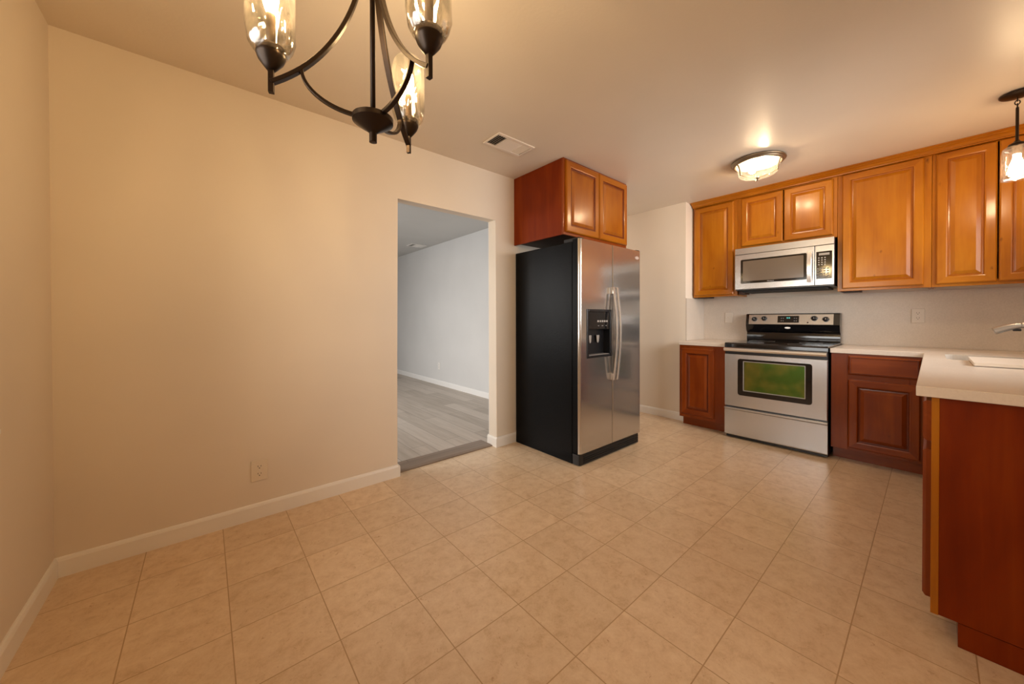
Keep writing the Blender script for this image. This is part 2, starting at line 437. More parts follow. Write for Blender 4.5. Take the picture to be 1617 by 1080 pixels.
def circ(r, n=12): return [(r*math.cos(2*PI*k/n), r*math.sin(2*PI*k/n)) for k in range(n)]
def rect(w, h, c=0.0):
    if c <= 0: return [(-w/2, -h/2), (w/2, -h/2), (w/2, h/2), (-w/2, h/2)]
    return [(-w/2+c, -h/2), (w/2-c, -h/2), (w/2, -h/2+c), (w/2, h/2-c), (w/2-c, h/2), (-w/2+c, h/2), (-w/2, h/2-c), (-w/2, -h/2+c)]
def rrect(x0, z0, x1, z1, r, n=5):
    pts = []
    for cx, cz, a in ((x1-r, z1-r, 0), (x0+r, z1-r, 90), (x0+r, z0+r, 180), (x1-r, z0+r, 270)):
        for k in range(n+1):
            t = math.radians(a+90*k/n); pts.append((cx+r*math.cos(t), cz+r*math.sin(t)))
    return pts
def smooth_path(ctrl, n=8):
    P = [Vector(p) for p in ctrl]; out = []
    for i in range(len(P)-1):
        p0 = P[max(i-1, 0)]; p1 = P[i]; p2 = P[i+1]; p3 = P[min(i+2, len(P)-1)]
        for k in range(n):
            t = k/n
            out.append(0.5*((2*p1)+(p2-p0)*t+(2*p0-5*p1+4*p2-p3)*t*t+(3*p1-p0-3*p2+p3)*t**3))
    out.append(P[-1]); return out

def origin_of(o):
    v = Vector((0, 0, 0))
    while o is not None:
        v += o.location; o = o.parent
    return v
def obj(name, bm, mats, parent=None, loc=None, label=None, smooth=False, fix=True):
    if fix: bmesh.ops.recalc_face_normals(bm, faces=bm.faces)
    base = origin_of(parent) if parent else Vector((0, 0, 0))
    l = Vector(loc) if loc is not None else (Vector((0, 0, 0)) if parent is None else base)
    bmesh.ops.translate(bm, verts=bm.verts, vec=-l)
    me = bpy.data.meshes.new(name); bm.to_mesh(me); bm.free()
    for m in (mats if isinstance(mats, (list, tuple)) else [mats]): me.materials.append(m)
    if smooth:
        for p in me.polygons: p.use_smooth = True
    o = bpy.data.objects.new(name, me); COL.objects.link(o)
    if parent: o.parent = parent
    o.location = l - base
    if label: o['label'] = label
    return o
def thing(name, label, cat, loc=(0, 0, 0), group=None):
    o = bpy.data.objects.new(name, None); COL.objects.link(o)
    o.location = loc; o.empty_display_size = 0.1
    o['label'] = label; o['category'] = cat
    if group: o['group'] = group
    return o
def tag(o, label, cat, group=None):
    o['label'] = label; o['category'] = cat
    if group: o['group'] = group
    return o
def struct(name, bm, mats):
    o = obj(name, bm, mats); o['kind'] = 'structure'; return o
def cut(o, a, b, r=0.0):
    """cuts a box-shaped opening (world coordinates) out of a mesh"""
    bm = bm_new()
    if r > 0: prism(bm, rrect(a[0], a[1], b[0], b[1], r, 6), a[2], b[2], 2)
    else: box(bm, a, b)
    c = obj('cutter', bm, BLACK)
    md = o.modifiers.new('cut', 'BOOLEAN'); md.object = c; md.operation = 'DIFFERENCE'; md.solver = 'EXACT'
    bpy.context.view_layer.update()
    dg = bpy.context.evaluated_depsgraph_get()
    me = bpy.data.meshes.new_from_object(o.evaluated_get(dg))
    o.modifiers.clear(); old = o.data; o.data = me
    bpy.data.objects.remove(c)
    return o

# ------------------------------------------------------------------ room constants
H = 2.44
XL = -0.516; XW = 4.0655; YR = -0.741; XB = 4.5466; YF = -3.15; WT = 0.111
D1, D2, DH = 1.060, 1.973, 2.029
XN = 3.07        # wall of the next room seen through the doorway
YN = 5.6; XNL = -0.9

# ------------------------------------------------------------------ floor, ceiling, walls
bm = bm_new(); box(bm, (XL-0.15, YF-0.15, -0.06), (XB+0.15, 0.05, 0.0)); struct('floor', bm, TILE)
bm = bm_new(); box(bm, (XL-0.15, YF-0.15, H), (XB+0.15, WT*0.5, H+0.08)); struct('ceiling', bm, CEIL)
bm = bm_new()
prism(bm, [(XL-0.15, 0), (D1, 0), (D1, DH), (D2, DH), (D2, 0), (XB+0.15, 0), (XB+0.15, H), (XL-0.15, H)], 0.0, WT, 1)
es = [e for e in bm.edges if abs(e.verts[0].co.y-e.verts[1].co.y) < 1e-6 and abs(e.verts[0].co.y) < 1e-6 and all(D1-0.01 < v.co.x < D2+0.01 and v.co.z < DH+0.01 for v in e.verts) and not (e.verts[0].co.z < .01 and e.verts[1].co.z < .01)]
bmesh.ops.bevel(bm, geom=es, offset=0.008, segments=3, affect='EDGES', profile=0.5)
struct('wall_back', bm, WALL)

def wall_with_window(name, axis, plane, thick, u0, u1, z0, z1, w, mat):
    """wall with a window opening; w = (u0,u1,z0,z1); axis 0: wall at x=plane, u=y; axis 1: wall at y=plane, u=x"""
    a, b, c, d = w; bm = bm_new()
    def bx(ua, ub, za, zb):
        if axis == 0: box(bm, (plane, ua, za), (plane+thick, ub, zb))
        else: box(bm, (ua, plane, za), (ub, plane+thick, zb))
    bx(u0, a, z0, z1); bx(b, u1, z0, z1); bx(a, b, z0, c); bx(a, b, d, z1)
    return struct(name, bm, mat)
W1 = (-2.05, -0.76, 0.84, 1.95)      # dining window, wall beside the camera
W2 = (2.25, 3.90, 1.12, 2.05)        # unseen window over the sink, widened to light the kitchen wall
W3 = (1.05, 3.05, 0.55, 2.10)        # next room window
wall_with_window('wall_left', 0, XL, -0.15, YF, 0.0, 0, H, W1, WALL)
wall_with_window('wall_front', 1, YF, -0.15, XL-0.15, XB+0.15, 0, H, W2, WALL)
wall_with_window('wall_next_room_left', 0, XNL, -0.12, WT, YN, 0, H, W3, WALL_GREY)
bm = bm_new()
prism(bm, [(XW, 0.0), (XW, YR), (XB, YR), (XB, YF), (XB+0.15, YF), (XB+0.15, 0.0)], 0, H, 2)
struct('wall_right', bm, WALL)
bm = bm_new(); box(bm, (XNL-0.12, WT, -0.055), (XN+0.12, YN+0.1, 0.006)); struct('floor_next_room', bm, PLANK)
bm = bm_new(); box(bm, (XNL-0.12, WT, H), (XN+0.12, YN+0.1, H+0.08)); struct('ceiling_next_room', bm, CEIL_GREY)
bm = bm_new(); box(bm, (XN, WT, 0.0), (XN+0.12, YN, H)); struct('wall_next_room_right', bm, WALL_GREY)
bm = bm_new(); box(bm, (XNL-0.12, YN, 0.0), (XN+0.12, YN+0.1, H)); struct('wall_next_room_back', bm, WALL_GREY)
# grey skim on the next-room side of the doorway wall
bm = bm_new(); box(bm, (XNL, WT, 0.006), (D1, WT+0.006, H)); box(bm, (D2, WT, 0.006), (XN, WT+0.006, H)); box(bm, (D1, WT, DH), (D2, WT+0.006, H))
struct('wall_next_room_front', bm, WALL_GREY)

BB = [(0, 0), (0.013, 0), (0.013, 0.072), (0.009, 0.083), (0.004, 0.088), (0, 0.088)]
def bb_y(bm, x0, x1, y=0.0, s=-1):      # runs along x on a wall at y, sticking out towards s*y
    prism(bm, [(y+s*p[0], p[1]) for p in BB], x0, x1, 0)
def bb_x(bm, y0, y1, x, s):             # runs along y on a wall at x
    prism(bm, [(x+s*p[0], p[1]) for p in BB], y0, y1, 1)
bm = bm_new(); bb_y(bm, XL+0.001, D1-0.0002); struct('baseboard_back_left', bm, TRIM)
bm = bm_new(); bb_y(bm, D2+0.0002, XW-0.001); bb_x(bm, -0.013, WT+0.013, D2, -1)
struct('baseboard_back_right', bm, TRIM)
bm = bm_new(); bb_x(bm, -0.013, WT+0.013, D1, 1); struct('baseboard_doorway', bm, TRIM)
bm = bm_new(); bb_x(bm, YF+0.001, -0.001, XL, 1); struct('baseboard_left', bm, TRIM)
bm = bm_new(); bb_x(bm, YR-0.02, -0.014, XW, -1); struct('baseboard_right', bm, TRIM)
bm = bm_new(); bb_y(bm, XL+0.014, 1.97, YF, 1); struct('baseboard_front', bm, TRIM)
bm = bm_new(); bb_x(bm, WT+0.02, YN-0.001, XN, -1); struct('baseboard_next_room_right', bm, simple('white_baseboard', (0.84, 0.83, 0.82), 0.35))
# reducer strip where tile meets plank
bm = bm_new(); prism(bm, [(0.042, 0.001), (0.050, 0.008), (0.075, 0.012), (0.215, 0.012), (0.235, 0.007), (0.235, 0.001)], D1+0.001, D2-0.014, 0)
struct('trim_1', bm, REDUCER)

# ------------------------------------------------------------------ windows (frame, panes, sill)
def window(name, axis, plane, thick, w):
    a, b, c, d = w; bm = bm_new(); s = 1 if thick > 0 else -1
    def bx(bm_, ua, ub, za, zb, p0, p1, bev=0.003):
        if axis == 0: box(bm_, (plane+p0, ua, za), (plane+p1, ub, zb), bev)
        else: box(bm_, (ua, plane+p0, za), (ub, plane+p1, zb), bev)
    t0, t1 = thick*0.45, thick*0.75; fw = 0.045
    bx(bm, a, a+fw, c, d, t0, t1); bx(bm, b-fw, b, c, d, t0, t1); bx(bm, a+fw, b-fw, c, c+fw, t0, t1); bx(bm, a+fw, b-fw, d-fw, d, t0, t1)
    m = (a+b)/2; bx(bm, m-0.02, m+0.02, c+fw, d-fw, t0, t1)
    o = struct(name, bm, WHITE_C)
    bm = bm_new()
    g0 = thick*0.58; g1 = thick*0.62
    bx(bm, a+fw, m-0.02, c+fw, d-fw, g0, g1, 0); bx(bm, m+0.02, b-fw, c+fw, d-fw, g0, g1, 0)
    p = obj('pane', bm, GLASS_W, o); p['kind'] = 'structure'
    return o
window('window_1', 0, XL, -0.15, W1)
window('window_2', 1, YF, -0.15, W2)
window('window_3', 0, XNL, -0.12, W3)
bm = bm_new(); box(bm, (XL-0.06, -2.145, 0.800), (XL+0.045, -0.695, 0.818), 0.004); box(bm, (XL, -2.08, 0.74), (XL+0.014, -0.72, 0.80), 0.003)
struct('trim_2', bm, TRIM)

# ------------------------------------------------------------------ outlets
def outlet(label, cat, axis, plane, s, uc, zc, group=None, kind='duplex', w=0.074, h=0.118, WHITE_P=WHITE_P):
    """plate on a wall; axis 1: wall at y=plane, axis 0: wall at x=plane; s = outward sign"""
    loc = (uc, plane, zc) if axis == 1 else (plane, uc, zc)
    t = thing('wall_outlet' if kind == 'duplex' else 'light_switch', label, cat, loc, group or ('duplex wall outlets' if kind == 'duplex' else None))
    def P(u, v, n): return (uc+u, plane+s*n, zc+v) if axis == 1 else (plane+s*n, uc+u, zc+v)
    bm = bm_new(); box(bm, P(-w/2, -h/2, 0.0005), P(w/2, h/2, 0.006), 0.0025)
    obj('cover_plate', bm, WHITE_P, t)
    if kind == 'duplex':
        for dz in (0.021, -0.021):
            bm = bm_new()
            pts = rrect(-0.017, dz-0.014, 0.017, dz+0.014, 0.011, 4)
            a = [bm.verts.new(P(u, v, 0.0055)) for u, v in pts]; b = [bm.verts.new(P(u, v, 0.0075)) for u, v in pts]
            n = len(pts); bm.faces.new(b)
            for i in range(n): bm.faces.new((a[i], a[(i+1) % n], b[(i+1) % n], b[i]))
            so = obj('socket', bm, WHITE_P, t)
            for u0, u1, v0, v1 in ((-0.0085, -0.0060, 0.000, 0.009), (0.0060, 0.0085, 0.000, 0.008), (-0.0025, 0.0025, -0.0095, -0.0045)):
                bm = bm_new(); box(bm, P(u0, dz+v0, 0.0070), P(u1, dz+v1, 0.0080)); obj('slot', bm, SLOT, so)
        bm = bm_new(); lathe(bm, [(0.0, 0.0075), (0.0028, 0.0075), (0.0034, 0.0055)] if s > 0 else [(0.0, -0.0075), (0.0028, -0.0075), (0.0034, -0.0055)], P(0, 0, 0), 12, axis=axis)
        obj('screw', bm, BADGE, t)
    else:
        bm = bm_new(); box(bm, P(-0.006, -0.013, 0.0055), P(0.006, 0.013, 0.0075), 0.001); obj('toggle_slot', bm, WHITE_P, t)
        bm = bm_new(); box(bm, P(-0.0035, -0.002, 0.006), P(0.0035, 0.009, 0.016), 0.001); obj('toggle', bm, WHITE_P, t)
    return t
outlet('ivory duplex outlet low on the long cream wall before the doorway', 'outlet', 1, 0.0, -1, 0.232, 0.2745, w=0.080, h=0.120)
outlet('ivory duplex outlet set in the backsplash between stove and sink', 'outlet', 0, 4.5346, -1, -2.447, 1.164, WHITE_P=BEIGE_P)
outlet('ivory switch plate on the backsplash beside the narrow wall cabinet', 'switch', 0, 4.5346, -1, -1.021, 1.155, kind='switch', WHITE_P=BEIGE_P)
outlet('small pale outlet above the white baseboard in the next room', 'outlet', 0, XN, -1, 3.01, 0.335, WHITE_P=WHITE_C)

# ------------------------------------------------------------------ ceiling vents
def vent(label, x0, x1, y0, y1, plane=H, VENT_W=VENT_W):
    t = thing('ceiling_vent', label, 'vent', ((x0+x1)/2, (y0+y1)/2, plane), 'ceiling air vents')
    fw = 0.026; zt = plane-0.0006
    bm = bm_new()
    sweep(bm, [(x0+fw/2, y0+fw/2, zt-0.006), (x1-fw/2, y0+fw/2, zt-0.006), (x1-fw/2, y1-fw/2, zt-0.006), (x0+fw/2, y1-fw/2, zt-0.006)], rect(fw*1.1, 0.010, 0.002), closed_path=True)
    obj('frame', bm, VENT_W, t)
    bm = bm_new(); box(bm, (x0+fw, y0+fw, zt-0.0012), (x1-fw, y1-fw, zt-0.0002)); obj('duct_opening', bm, SLOT, t)
    ix0, ix1, iy0, iy1 = x0+fw, x1-fw, y0+fw, y1-fw; L = ix1-ix0
    sec = (ix0+0.26*L, ix0+0.74*L)
    def blade_y(x, tilt, nm):
        bm = bm_new(); h = 0.0055
        prism(bm, [(x-h*tilt, zt-0.0105), (x-h*tilt+0.0012, zt-0.0105), (x+h*tilt+0.0012, zt-0.0012), (x+h*tilt, zt-0.0012)], iy0, iy1, 1)
        obj(nm, bm, VENT_W, t)
    for k in range(4): blade_y(ix0+0.012+k*(sec[0]-ix0-0.008)/4, 0.9, 'louver')
    for k in range(4): blade_y(sec[1]+0.012+k*(ix1-sec[1]-0.008)/4, -1.2, 'louver')
    n = 6
    for k in range(n):
        y = iy0+(k+0.5)*(iy1-iy0)/n; bm = bm_new()
        prism(bm, [(y+0.011, zt-0.0105), (y+0.0098, zt-0.0112), (y-0.011, zt-0.002), (y-0.0098, zt-0.0012)], sec[0], sec[1], 0)
        obj('louver', bm, VENT_W, t)
    for x in sec:
        bm = bm_new(); box(bm, (x-0.002, iy0, zt-0.011), (x+0.002, iy1, zt-0.001)); obj('divider', bm, VENT_W, t)
    return t
vent('white metal air vent in the cream ceiling by the cabinet over the refrigerator', 1.545, 1.900, -0.578, -0.385)
vent('small white air vent in the grey ceiling of the next room', 2.690, 2.970, 3.235, 3.475, VENT_W=WHITE_C)

# ------------------------------------------------------------------ raised panel doors
def P_map(axis, plane, s):
    """maps (u along wall, z, outward n) to world"""
    if axis == 0: return lambda u, z, n: (plane+s*n, u, z)
    return lambda u, z, n: (u, plane+s*n, z)
def raised_panel(bm, P, u0, u1, z0, z1, t=0.02, fr=0.058, small=False):
    """materials: 0 stile grain (vertical), 1 rail grain, 2 glazed groove, 3 panel"""
    if small: loops = [(0, 0, 0), (0, t*0.6, 0), (0.004, t*0.8, 0), (0.009, t, 0), (0.016, t, 2), (0.020, t*0.93, 3)]
    else: loops = [(0, 0, 0), (0, t*0.60, 0), (0.003, t*0.78, 0), (0.008, t, 0), (fr-0.010, t, 0), (fr-0.004, t*0.90, 0), (fr, t*0.55, 2), (fr+0.006, t*0.50, 2), (fr+0.012, t*0.55, 2), (fr+0.030, t*0.92, 3), (fr+0.033, t*0.98, 3)]
    rings = []
    for i, n, m in loops:
        rings.append([bm.verts.new(P(*c, n)) for c in ((u0+i, z0+i), (u1-i, z0+i), (u1-i, z1-i), (u0+i, z1-i))])
    bm.faces.new(rings[0][::-1])
    for k in range(len(rings)-1):
        m = loops[k+1][2]
        for q in range(4):
            f = bm.faces.new((rings[k][q], rings[k][(q+1) % 4], rings[k+1][(q+1) % 4], rings[k+1][q]))
            f.material_index = (1 if q in (0, 2) else 0) if m == 0 else m
    f = bm.faces.new(rings[-1]); f.material_index = 3
def door_obj(name, P, u0, u1, z0, z1, parent, mats, small=False, fr=0.058):
    bm = bm_new(); raised_panel(bm, P, min(u0, u1), max(u0, u1), z0, z1, fr=fr, small=small)
    return obj(name, bm, mats, parent)
UP_Y = [WOOD_V, WOOD_Y, GLAZE, WOOD_V]
UP_X = [AMB_V, AMB_X, AMB_G, AMB_V]
LO_Y = [BASE_V, BASE_Y, BASE_G, BASE_V]
LO_X = [BASE_V, BASE_X, BASE_G, BASE_V]

def face_frame(bm, P, u0, u1, z0, z1, st=0.04, t=0.019, mids=(), rails=()):
    def bx(a, b, c, d, m):
        p, q = P(a, c, 0), P(b, d, t); box(bm, p, q, 0.001, m, 1)
    bx(u0, u0+st, z0, z1, 0); bx(u1-st, u1, z0, z1, 0)
    bx(u0+st, u1-st, z0, z0+st, 1); bx(u0+st, u1-st, z1-st, z1, 1)
    for m in mids: bx(m-st/2, m+st/2, z0+st, z1-st, 0)
    for r in rails: bx(u0+st, u1-st, r-st/2, r+st/2, 1)

# ------------------------------------------------------------------ upper cabinets on the kitchen wall
XF = 4.238; DT = 0.020; XBK = 4.5340
def upper_cab(label, y0, y1, z0, z1, doors, dz0, dz1, blocks=()):
    t = thing('wall_cabinet', label, 'cabinet', (XBK, (y0+y1)/2, z0), 'wood wall cabinets')
    bm = bm_new()
    # carcass with open recessed underside
    box(bm, (XF+0.019, y0, z0), (XBK, y0+0.014, z1)); box(bm, (XF+0.019, y1-0.014, z0), (XBK, y1, z1))
    box(bm, (XF+0.019, y0+0.014, z0+0.018), (XBK, y1-0.014, z0+0.034)); box(bm, (XF+0.019, y0+0.014, z1-0.016), (XBK, y1-0.014, z1))
    obj('body', bm, WOOD_V, t)
    P = P_map(0, XF+0.019, -1)
    bm = bm_new(); face_frame(bm, P, y0, y1, z0, z1)
    obj('face_frame', bm, [WOOD_V, WOOD_Y], t)
    for a, b in doors:
        door_obj('door', P_map(0, XF, -1), a, b, dz0, dz1, t, UP_Y)
    for a, b in blocks:
        bm = bm_new(); box(bm, (XF+0.022, a, z0-0.008), (XF+0.20, b, z0+0.016), 0.001); obj('dark_block', bm, DARKBOX, t)  # small dark block under the cabinet, behind the frame
    return t
ZU, ZC = 1.382, 2.425
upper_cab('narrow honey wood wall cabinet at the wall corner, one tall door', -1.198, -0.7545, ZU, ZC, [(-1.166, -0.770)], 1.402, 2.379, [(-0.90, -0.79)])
upper_cab('short honey wood cabinet with two small doors above the microwave', -1.979, -1.200, 1.862, ZC, [(-1.588, -1.238), (-1.951, -1.597)], 1.885, 2.379)
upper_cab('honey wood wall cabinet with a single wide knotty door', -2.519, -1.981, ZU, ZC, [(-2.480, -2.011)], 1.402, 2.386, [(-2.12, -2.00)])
upper_cab('honey wood wall cabinet with two tall doors behind the hanging pendant', -3.148, -2.521, ZU, ZC, [(-2.818, -2.541), (-3.105, -2.826)], 1.402, 2.386)
# crown moulding over the upper cabinets
crown = [(XF+0.0185, 2.392), (XF-0.004, 2.392), (XF-0.010, 2.398), (XF-0.014, 2.405), (XF-0.030, 2.410), (XF-0.040, 2.416), (XF-0.055, 2.424), (XF-0.064, 2.428), (XF-0.072, 2.431), (XF-0.0865, 2.434), (XF-0.0865, 2.4385), (XF+0.0185, 2.4385)]
crown = [(XF-0.001, 2.390), (XF-0.024, 2.390), (XF-0.029, 2.393), (XF-0.030, 2.397), (XF-0.027, 2.3995), (XF-0.030, 2.401), (XF-0.036, 2.4075), (XF-0.046, 2.4155), (XF-0.058, 2.4205), (XF-0.058, 2.4225), (XF-0.066, 2.4235), (XF-0.070, 2.427), (XF-0.076, 2.4295), (XF-0.0865, 2.4305), (XF-0.0865, 2.4385), (XF-0.001, 2.4385)]
bm = bm_new(); prism(bm, crown, -3.148, -0.7545, 1)
tag(obj('crown_moulding', bm, WOOD_Y), 'honey wood crown moulding along the ceiling above the wall cabinets', 'moulding')

# ------------------------------------------------------------------ cabinet over the refrigerator
X0, X1, YC, ZB = 2.183, 3.092, -0.585, 1.8237
t = thing('wall_cabinet', 'dark red sided cabinet with two doors above the refrigerator', 'cabinet', ((X0+X1)/2, 0, ZB), 'wood wall cabinets')
bm = bm_new(); box(bm, (X0, YC, ZB), (X0+0.016, -0.001, H-0.002), 0.001); obj('side_panel', bm, PANEL, t)
bm = bm_new(); box(bm, (X1-0.016, YC, ZB), (X1, -0.001, H-0.002), 0.001); obj('side_panel', bm, PANEL, t)
bm = bm_new(); box(bm, (X0+0.016, YC, ZB+0.020), (X1-0.016, -0.001, ZB+0.036)); box(bm, (X0+0.016, YC, H-0.02), (X1-0.016, -0.001, H-0.002)); box(bm, (X0+0.016, -0.012, ZB+0.036), (X1-0.016, -0.001, H-0.02))
obj('body', bm, DARKBOX, t)  # near-black colour carries the shade under this cabinet
bm = bm_new(); face_frame(bm, P_map(1, YC, -1), X0, X1, ZB, H-0.002, 0.042)
obj('face_frame', bm, [BASE_V, BASE_X], t)
PD = P_map(1, YC-0.019, -1)
door_obj('door', PD, X0+0.020, (X0+X1)/2-0.003, ZB+0.022, H-0.018, t, UP_X)
door_obj('door', PD, (X0+X1)/2+0.003, X1-0.012, ZB+0.022, H-0.018, t, UP_X)

# ------------------------------------------------------------------ base cabinets on the kitchen wall
XBF = 3.905; ZT = 0.8635
def base_y(label, y0, y1, door, drawer, dz=(0.120, 0.660), wz=(0.700, 0.848), wide=0.04):
    t = thing('base_cabinet', label, 'cabinet', (4.2, (y0+y1)/2, 0), 'cherry base cabinets')
    bm = bm_new()
    box(bm, (XBF, y0, 0.098), (4.533, y0+0.016, ZT)); box(bm, (XBF, y1-0.016, 0.098), (4.533, y1, ZT))
    box(bm, (XBF, y0+0.016, 0.098), (4.533, y1-0.016, 0.114)); box(bm, (4.52, y0+0.016, 0.114), (4.533, y1-0.016, ZT)); box(bm, (XBF, y0+0.016, ZT-0.016), (4.52, y1-0.016, ZT))
    obj('body', bm, BASE_V, t)
    bm = bm_new(); face_frame(bm, P_map(0, XBF, -1), y0, y1, 0.098, ZT, wide, rails=([0.68] if drawer else []))
    obj('face_frame', bm, [BASE_V, BASE_Y], t)
    bm = bm_new(); box(bm, (XBF+0.070, y0+0.001, 0.001), (XBF+0.085, y1-0.001, 0.098)); box(bm, (XBF+0.085, y0+0.001, 0.001), (4.53, y0+0.016, 0.098)); obj('toe_kick', bm, BASE_Y, t)
    P = P_map(0, XBF-0.019, -1)
    door_obj('door', P, door[0], door[1], dz[0], dz[1], t, LO_Y)
    if drawer: door_obj('drawer', P, drawer[0], drawer[1], wz[0], wz[1], t, [BASE_Y, BASE_Y, BASE_G, BASE_Y], small=True)
    return t
base_y('wood base cabinet with one tall door beside the stove, under the short counter', -1.207, -0.757, (-1.107, -0.782), None, dz=(0.135, 0.832), wide=0.11)
base_y('wood base cabinet with drawer and door between stove and peninsula', -2.518, -1.990, (-2.474, -2.094), (-2.474, -2.094), wide=0.10)

# ------------------------------------------------------------------ peninsula cabinets (doors face the kitchen)
YPF = -2.543
def base_x(label, x0, x1, doors, drawers, end=False):
    t = thing('base_cabinet', label, 'cabinet', ((x0+x1)/2, -2.84, 0), 'cherry base cabinets')
    yb = YF+0.001
    bm = bm_new()
    if end:
        pts = [(YPF, 0.088), (YPF, ZT), (yb, ZT), (yb, 0.088)]
        prism(bm, pts, x0, x0+0.016, 0)
        obj('end_panel', bm, PANEL, t)
        bm = bm_new(); box(bm, (x0+0.004, yb, 0.001), (x0+0.018, -2.587, 0.084)); obj('end_kick', bm, PANEL, t)
        bm = bm_new()
    else: box(bm, (x0, yb, 0.088), (x0+0.016, YPF, ZT))
    box(bm, (x1-0.016, yb, 0.088), (x1, YPF, ZT)); box(bm, (x0+0.016, yb, 0.088), (x1-0.016, YPF, 0.104)); box(bm, (x0+0.016, yb, 0.104), (x1-0.016, yb+0.01, ZT))
    obj('body', bm, BASE_V, t)
    bm = bm_new(); face_frame(bm, P_map(1, YPF, 1), x0, x1, 0.085, ZT, 0.04, rails=[0.685])
    obj('face_frame', bm, [WOOD_V, WOOD_X], t, label='honey coloured frame edge')
    bm = bm_new(); box(bm, (x0+0.02, -2.601, 0.001), (x1, -2.588, 0.088)); obj('toe_kick', bm, BASE_X, t)
    P = P_map(1, YPF+0.019, 1)
    for a, b in doors: door_obj('door', P, a, b, 0.130, 0.668, t, LO_X)
    for a, b in drawers: door_obj('drawer', P, a, b, 0.700, 0.846, t, [BASE_X, BASE_X, BASE_G, BASE_X], small=True)
    return t
base_x('peninsula end cabinet with dark plain side panel and honey front edge', 1.980, 2.760, [(2.000, 2.366), (2.372, 2.740)], [(2.000, 2.366), (2.372, 2.740)], end=True)
base_x('wood sink cabinet under the sink, inside the peninsula', 2.762, 3.900, [(2.80, 3.29), (3.30, 3.79)], [(2.80, 3.29), (3.30, 3.79)])

# ------------------------------------------------------------------ countertops and backsplash
HK = 0.9008; TH = 0.0365; XC = 3.8713
bm = bm_new(); box(bm, (XC, -1.2085, HK-TH), (4.533, -0.7535, HK), 0.003)
tag(obj('countertop', bm, QUARTZ), 'short cream quartz countertop against the wall corner by the stove', 'countertop', 'quartz countertops')
bm = bm_new(); prism(bm, [(XC, -1.984), (4.533, -1.984), (4.533, YF+0.002), (1.956, YF+0.002), (1.956, -2.487), (XC, -2.487)], HK-TH, HK, 2)
bmesh.ops.recalc_face_normals(bm, faces=bm.faces)
bmesh.ops.bevel(bm, geom=[e for e in bm.edges], offset=0.003, segments=2, affect='EDGES', profile=0.5)
ct = tag(obj('countertop', bm, QUARTZ), 'long cream quartz countertop with the sink, turning onto the peninsula', 'countertop', 'quartz countertops')
SX0, SX1, SY0, SY1 = 3.335, 3.800, -2.985, -2.580
cut(ct, (SX0, SY0, 0.80), (SX1, SY1, 1.0), 0.045)
bm = bm_new()
box(bm, (4.5350, YF+0.001, HK+0.0005), (4.5462, -0.7415, 1.3715)); box(bm, (XW+0.0005, -0.7530, HK+0.0005), (4.5348, -0.7415, 1.3715), 0.001)
tag(obj('backsplash', bm, SPLASH), 'cream quartz backsplash slab behind the stove and counters', 'backsplash')

# sink: undermount steel bowl
t = thing('kitchen_sink', 'undermount stainless sink bowl set in the peninsula countertop', 'sink', ((SX0+SX1)/2, (SY0+SY1)/2, 0.70))
bm = bm_new(); rings = []
for ins, z in ((-0.022, HK-TH-0.001), (0.002, HK-TH-0.001), (0.004, HK-TH-0.006), (0.012, 0.73), (0.030, 0.705), (0.16, 0.700)):
    pts = rrect(SX0+ins, SY0+ins, SX1-ins, SY1-ins, max(0.012, 0.045-ins*0.1), 5)
    rings.append([bm.verts.new((x, y, z)) for x, y in pts])
for A, B in zip(rings, rings[1:]):
    n = len(A)
    for i in range(n): bm.faces.new((A[i], A[(i+1) % n], B[(i+1) % n], B[i])).smooth = True
bm.faces.new(rings[-1])
obj('bowl', bm, steel('sink_steel', (0.62, 0.62, 0.62), 0.3), t)
bm = bm_new(); lathe(bm, [(0.0, 0.004), (0.030, 0.004), (0.043, 0.006), (0.045, 0.001)], ((SX0+SX1)/2, (SY0+SY1)/2, 0.7005), 24); obj('drain', bm, NICKEL, t)

# cutting board
bm = bm_new(); prism(bm, rrect(2.952, -3.04, 3.402, -2.662, 0.004, 3), HK+0.003, HK+0.019, 2)
bmesh.ops.recalc_face_normals(bm, faces=bm.faces)
for x, y in ((2.99, -2.70), (2.99, -3.0), (3.31, -2.70), (3.31, -3.0)): lathe(bm, [(0.0, 0.0), (0.008, 0.0), (0.008, 0.004), (0.0, 0.004)], (x, y, HK+0.0002), 10)
tag(obj('cutting_board', bm, BOARD), 'cream cutting board lying on the counter, overhanging the sink edge', 'cutting board')

# faucet
FX, FY = 3.56, -3.062
t = thing('kitchen_faucet', 'brushed nickel faucet with angled pull-out spout over the sink', 'faucet', (FX, FY, HK))
bm = bm_new(); lathe(bm, [(0.0, 0.0005), (0.030, 0.0005), (0.030, 0.006), (0.025, 0.014), (0.022, 0.05), (0.022, 0.105), (0.0, 0.108)], (FX, FY, HK), 28); obj('base', bm, NICKEL, t)
sp = smooth_path([(FX, FY, HK+0.09), (FX, FY+0.02, HK+0.135), (FX-0.002, FY+0.075, HK+0.185), (FX-0.004, FY+0.15, HK+0.206), (FX-0.006, FY+0.205, HK+0.201)], 8)
bm = bm_new(); sweep(bm, sp, circ(0.0165, 14), smooth=True, up=(1, 0, 0)); obj('spout', bm, NICKEL, t)
hd = smooth_path([(FX-0.006, FY+0.203, HK+0.2012), (FX-0.007, FY+0.235, HK+0.194), (FX-0.008, FY+0.270, HK+0.180), (FX-0.009, FY+0.292, HK+0.169), (FX-0.0095, FY+0.302, HK+0.164)], 6)
n = len(hd); sc = [0.9+0.35*math.sin(min(1, i/(n*0.75))*PI/2) if i < n*0.8 else 1.25-0.95*((i-n*0.8)/(n*0.2))**2 for i in range(n)]
bm = bm_new(); sweep(bm, hd, circ(0.0165, 14), smooth=True, up=(1, 0, 0), scales=sc); h = obj('spray_head', bm, NICKEL, t)
